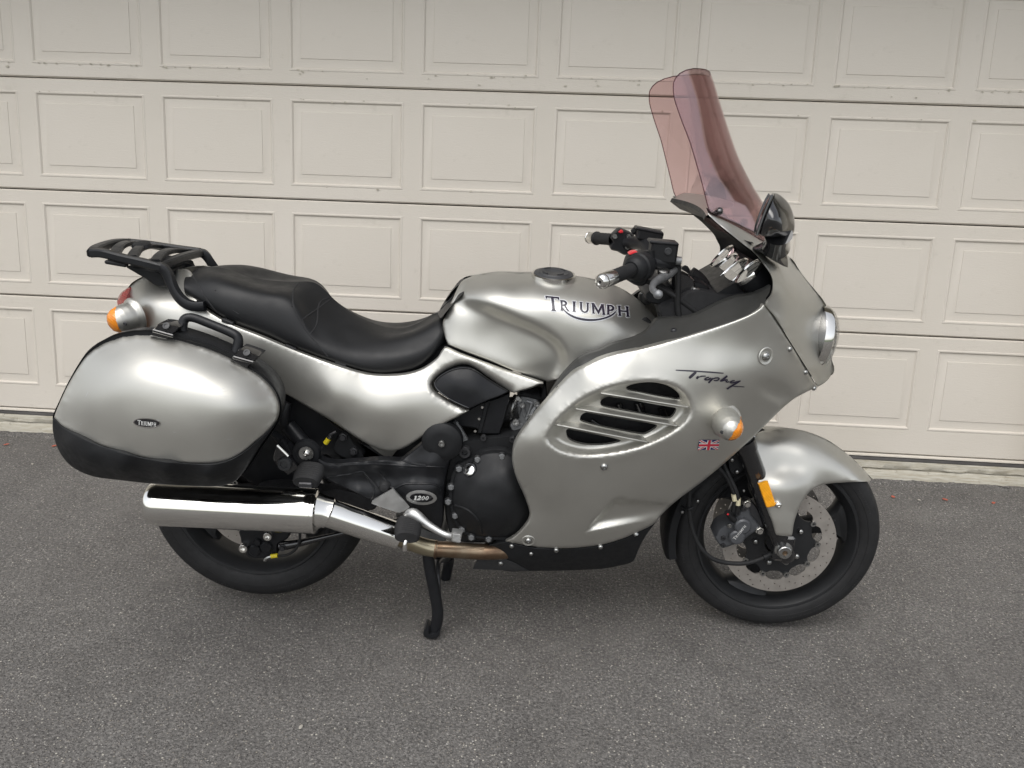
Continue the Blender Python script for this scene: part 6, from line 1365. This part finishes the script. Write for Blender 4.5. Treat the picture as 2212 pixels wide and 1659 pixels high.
# headlamp
hc_ = W1('CI', 735, 968, .0); hx = np.array([1, 0, -.10])
hl = lathe('headlamp', [(.086, -.02), (.0875, -.004), (.085, .003), (.081, .003)], hc_, hx, 'chrome', bike, 48)
lathe('headlamp_lens', [(.0815, .002), (.077, .014), (.064, .024), (.043, .030), (.02, .033), (0, .0335)], hc_, hx, 'clear_glass', hl, 40)
lathe('headlamp_bowl', [(.086, .0), (.070, -.03), (.03, -.05), (0, -.055)], hc_, hx, 'headlamp_inner', hl, 32)
mb = MB()
for k in range(-6, 7):
    yy_ = k * .012; r_ = math.sqrt(max(.086 ** 2 - yy_ ** 2, 1e-5)); 
    vv, ff = g_tube([hc_ + hx * (.008 + .018 * (1 - (q / .088) ** 2 - (yy_ / .088) ** 2)) + np.array([0, yy_, q]) for q in np.linspace(-r_ * .93, r_ * .93, 9)], .0018, 5); mb.add(vv, ff)
mb.build('lens_flutes', 'clear_glass', hl)
# indicators: bullet bodies with amber ends
def indicator(name, base, tip, r, cut, lens_dir, key=None):
    base, tip = np.array(base), np.array(tip); ax = tip - base; L = np.linalg.norm(ax)
    pr = [(r * 1.22, -.004), (r * 1.20, .002), (r * 1.06, .006), (r * 1.0, .010), (r * 1.0, L * .35), (r * .96, L * .55), (r * .86, L * .75), (r * .66, L * .9), (r * .38, L * .98), (.0005, L)]
    v, f = g_lathe(pr, base, ax, 48); v = np.array(v); ld = np.array(lens_dir, float); ld /= np.linalg.norm(ld)
    # refine rings
    prf = [(np.interp(t_, [p[1] for p in pr], [p[0] for p in pr]), t_) for t_ in np.concatenate([np.linspace(-.004, .012, 6), np.linspace(.014, L, 40)])]
    v, f = g_lathe(prf, base, ax, 64); v = np.array(v); cq = np.array([v[list(t_)].mean(0) for t_ in f]); s = (cq - base) @ ld
    fb = [t_ for t_, q in zip(f, s) if q <= cut]; fl2 = [t_ for t_, q in zip(f, s) if q > cut]
    o = fixn(obj(name, v, fb, 'paint', bike)); fixn(obj('amber_lens', base + (v - base) * .992, fl2, 'amber', o))
    return o
b0, n0 = hit(*P('CC', [(1385, 560)])[0], 'fairing')
ld = np.array((.85, -.30, -.40)); ld /= np.linalg.norm(ld)
ind = indicator('front_indicator', b0, W1('CC', 1452, 645, .378), .0345, float((W1('CC', 1456, 640, .366) - b0) @ ld), ld)
q = W1('CC', 1372, 648, .366); lathe('indicator_screw', [(0, .002), (.004, .0025), (.0055, 0)], q, (-.3, -1, -.2), 'grey_plastic', ind, 16)
i2 = link(ind.copy(), bike); i2.scale = (1, -1, 1)
b0, n0 = hit(*P('C1', [(560, 592)])[0], 'side')
ld = np.array((-1, -.15, -.2)); ld /= np.linalg.norm(ld); rb0 = W1('C1', 572, 588, .128)
ind = indicator('rear_indicator', rb0, W1('C1', 424, 640, .185), .0365, float((W1('C1', 462, 625, .195) - rb0) @ ld), ld)
lathe('indicator_screw', [(0, .002), (.004, .0025), (.0055, 0)], W1('C1', 517, 640, .188), (-.2, -1, -.2), 'grey_plastic', ind, 16)
i2 = link(ind.copy(), bike); i2.scale = (1, -1, 1)
# tail lamp
tl = skin('tail_lamp', P('C1', [(475, 535), (470, 500), (490, 460), (520, 435), (545, 428), (530, 470), (510, 520), (490, 545)]), P('C1', [(475, 535, .06), (470, 500, .035), (490, 460, .02), (520, 435, .015), (545, 428, .02), (530, 470, .05), (510, 520, .085), (490, 545, .08)]), 'red_lens', bike, 4, rim=.03, mirror=True, key='tail')

# ---- luggage rack ---------------------------------------------------------------
def cf(x, y, d): return W1('CF', x, y, d)
nr = [cf(1010, 545, .115), cf(1120, 545, .125), cf(1300, 590, .13), cf(1500, 635, .133), cf(1760, 700, .135)]
def bar(name, pts, w_, h_, mat='black_satin', par=None, n=20):
    q = curve(np.array(pts), n); t_ = np.gradient(q, axis=0); t_ /= np.linalg.norm(t_, axis=1, keepdims=True); A = []
    for p_, tt in zip(q, t_):
        u = np.cross(tt, [0, 0, 1.0]); u /= np.linalg.norm(u); v_ = np.cross(u, tt)
        A.append([p_ + a * w_ * u + b * h_ * v_ for a, b in ((-1, -.6), (-.7, -1), (.7, -1), (1, -.6), (1, .6), (.7, 1), (-.7, 1), (-1, .6))])
    vv, ff = g_grid(np.array(A), close_u=True); ff += [tuple(range(8)), tuple((n - 1) * 8 + i for i in range(8))]
    return fixn(obj(name, vv, ff, mat, par or bike, angle=35))
rk = bar('luggage_rack', nr, .011, .0105); rk['label'] = 'black luggage rack over the tail'
fr_ = [cf(1385, 425, -.12), cf(1600, 448, -.125), cf(1850, 485, -.13), cf(2180, 530, -.135)]
bar('far_rail', fr_, .011, .010, par=rk)
bar('rear_rail', [cf(1010, 545, .115), cf(1030, 515, .085), cf(1100, 480, .03), cf(1200, 447, -.03), cf(1300, 428, -.08), cf(1390, 424, -.12)], .014, .010, par=rk)
for a, b in (((1250, 560), (1540, 445)), ((1440, 595), (1740, 478)), ((1690, 640), (2030, 525))):
    q0, q1 = cf(*a, .125), cf(*b, -.125); mid = (q0 + q1) / 2 + np.array([-.012, 0, .012]); bar('slat', [q0, q0 * .7 + q1 * .3 + [-.010, 0, .010], mid, q0 * .3 + q1 * .7 + [-.010, 0, .010], q1], .013, .007, par=rk)
lathe('rack_emblem', [(0, .004), (.022, .003), (.026, -.004)], (cf(1440, 595, .125) + cf(1740, 478, -.125)) / 2 + np.array([-.012, 0, .020]), (0, -.2, 1), 'black_plastic', rk, 28)
box('strap_hook', cf(1270, 655, .128), (.055, .018, .010), 'black_plastic', rk, .003, rot=Matrix.Rotation(R_(8), 3, 'Y'))
lg = [cf(1720, 690, .135), cf(1790, 720, .135), cf(1850, 830, .136), cf(1920, 980, .142), cf(2010, 1080, .15), cf(2110, 1120, .155), cf(2230, 1120, .155)]
l_ = bar('rack_leg', lg, .010, .012, par=rk, n=34)
bar('rack_leg', [cf(2140, 545, -.135), cf(2215, 550, -.135), cf(2290, 640, -.14), cf(2330, 700, -.145)], .010, .012, par=rk)
bar('rack_strut', [cf(1850, 640, -.06), cf(1950, 690, -.06), cf(2060, 705, -.06), cf(2100, 740, -.06)], .008, .012, par=rk)
bar('rack_strut', [cf(1720, 690, .12), cf(1960, 600, .0), cf(2160, 545, -.12)], .014, .010, par=rk)
prism('rack_web', P('CF', [(1370, 690), (1500, 705), (1720, 752), (1760, 800), (1800, 900), (1700, 900), (1600, 830), (1480, 760)]), .105, -.105, 'black_plastic', rk, 5, 2)

# ---- loose things on the driveway ---------------------------------------------
def leaf(px, py, s, rot, lab):
    c = WZ(px, py, .004); n = 9; v = []
    for k in range(n):
        a = 2 * math.pi * k / n; r = s * (.75 + .25 * rnd.random()); v.append((r * math.cos(a), .62 * r * math.sin(a), .002 * rnd.random()))
    v.append((0, 0, .004)); f = [(k, (k + 1) % n, n) for k in range(n)]
    o = obj('fallen_leaf', v, f, 'leaf_red', None); o.location = c; o.rotation_euler = (0, 0, rot)
    tag(o, lab, 'leaf', 'red leaf scraps on the driveway'); return o
for px, py, lab in ((1929, 1073, 'red leaf scrap on asphalt just right of the front wheel'), (2042, 1079, 'red leaf scrap on asphalt in front of the sill, right of the front wheel'), (2146, 1086, 'red leaf scrap on asphalt nearest the right edge'),
                    (1711, 1059, 'red leaf scrap seen through the front wheel'), (229, 972 + 0, 'red leaf scrap on asphalt beside the pannier'), (14, 960, 'red leaf scrap on asphalt at the far left')):
    if px == 229: px, py = 117, 963
    leaf(px, py, .013, rnd.uniform(0, 6), lab)
for px, py, lab in ((1985, 1080, 'pale stone chip on asphalt right of the front wheel'), (650, 1570, 'cream stone chip on the bare foreground asphalt'), (70, 1002, 'small white stone chip left of the pannier')):
    c = WZ(px, py, .003); v, f = g_lathe([(.0, .006), (.007, .005), (.011, .001), (.010, -.003)], (0, 0, 0), (0, 0, 1), 9); v = [tuple(np.array(q) * [1.3, .8, 1] * rnd.uniform(.45, .6)) for q in v]
    o = obj('stone_chip', v, f, 'stone_chip', None, angle=20); o.location = c; o.rotation_euler = (0, 0, rnd.uniform(0, 3)); tag(o, lab, 'stone', 'loose stone chips')
# fine loose grit, uncountable
mb = MB(); rg_ = random.Random(11)
for k in range(4500):
    x = rg_.uniform(-1.6, 3.2); y = rg_.uniform(-1.6, 1.15); s = rg_.choice((.0012, .0016, .0022, .003)) * rg_.uniform(.7, 1.3); a = rg_.uniform(0, 3.14); q = [(math.cos(a + t_), math.sin(a + t_)) for t_ in (0, 2.0, 4.1)]
    mb.add([(x + s * u, y + s * w_, .0005) for u, w_ in q] + [(x, y, s * .9)], [(0, 1, 3), (1, 2, 3), (2, 0, 3)])
gt = mb.build('grit', 'stone_chip', None, smooth=False); tag(gt, 'fine pale grit scattered over the asphalt', None, None, 'stuff')
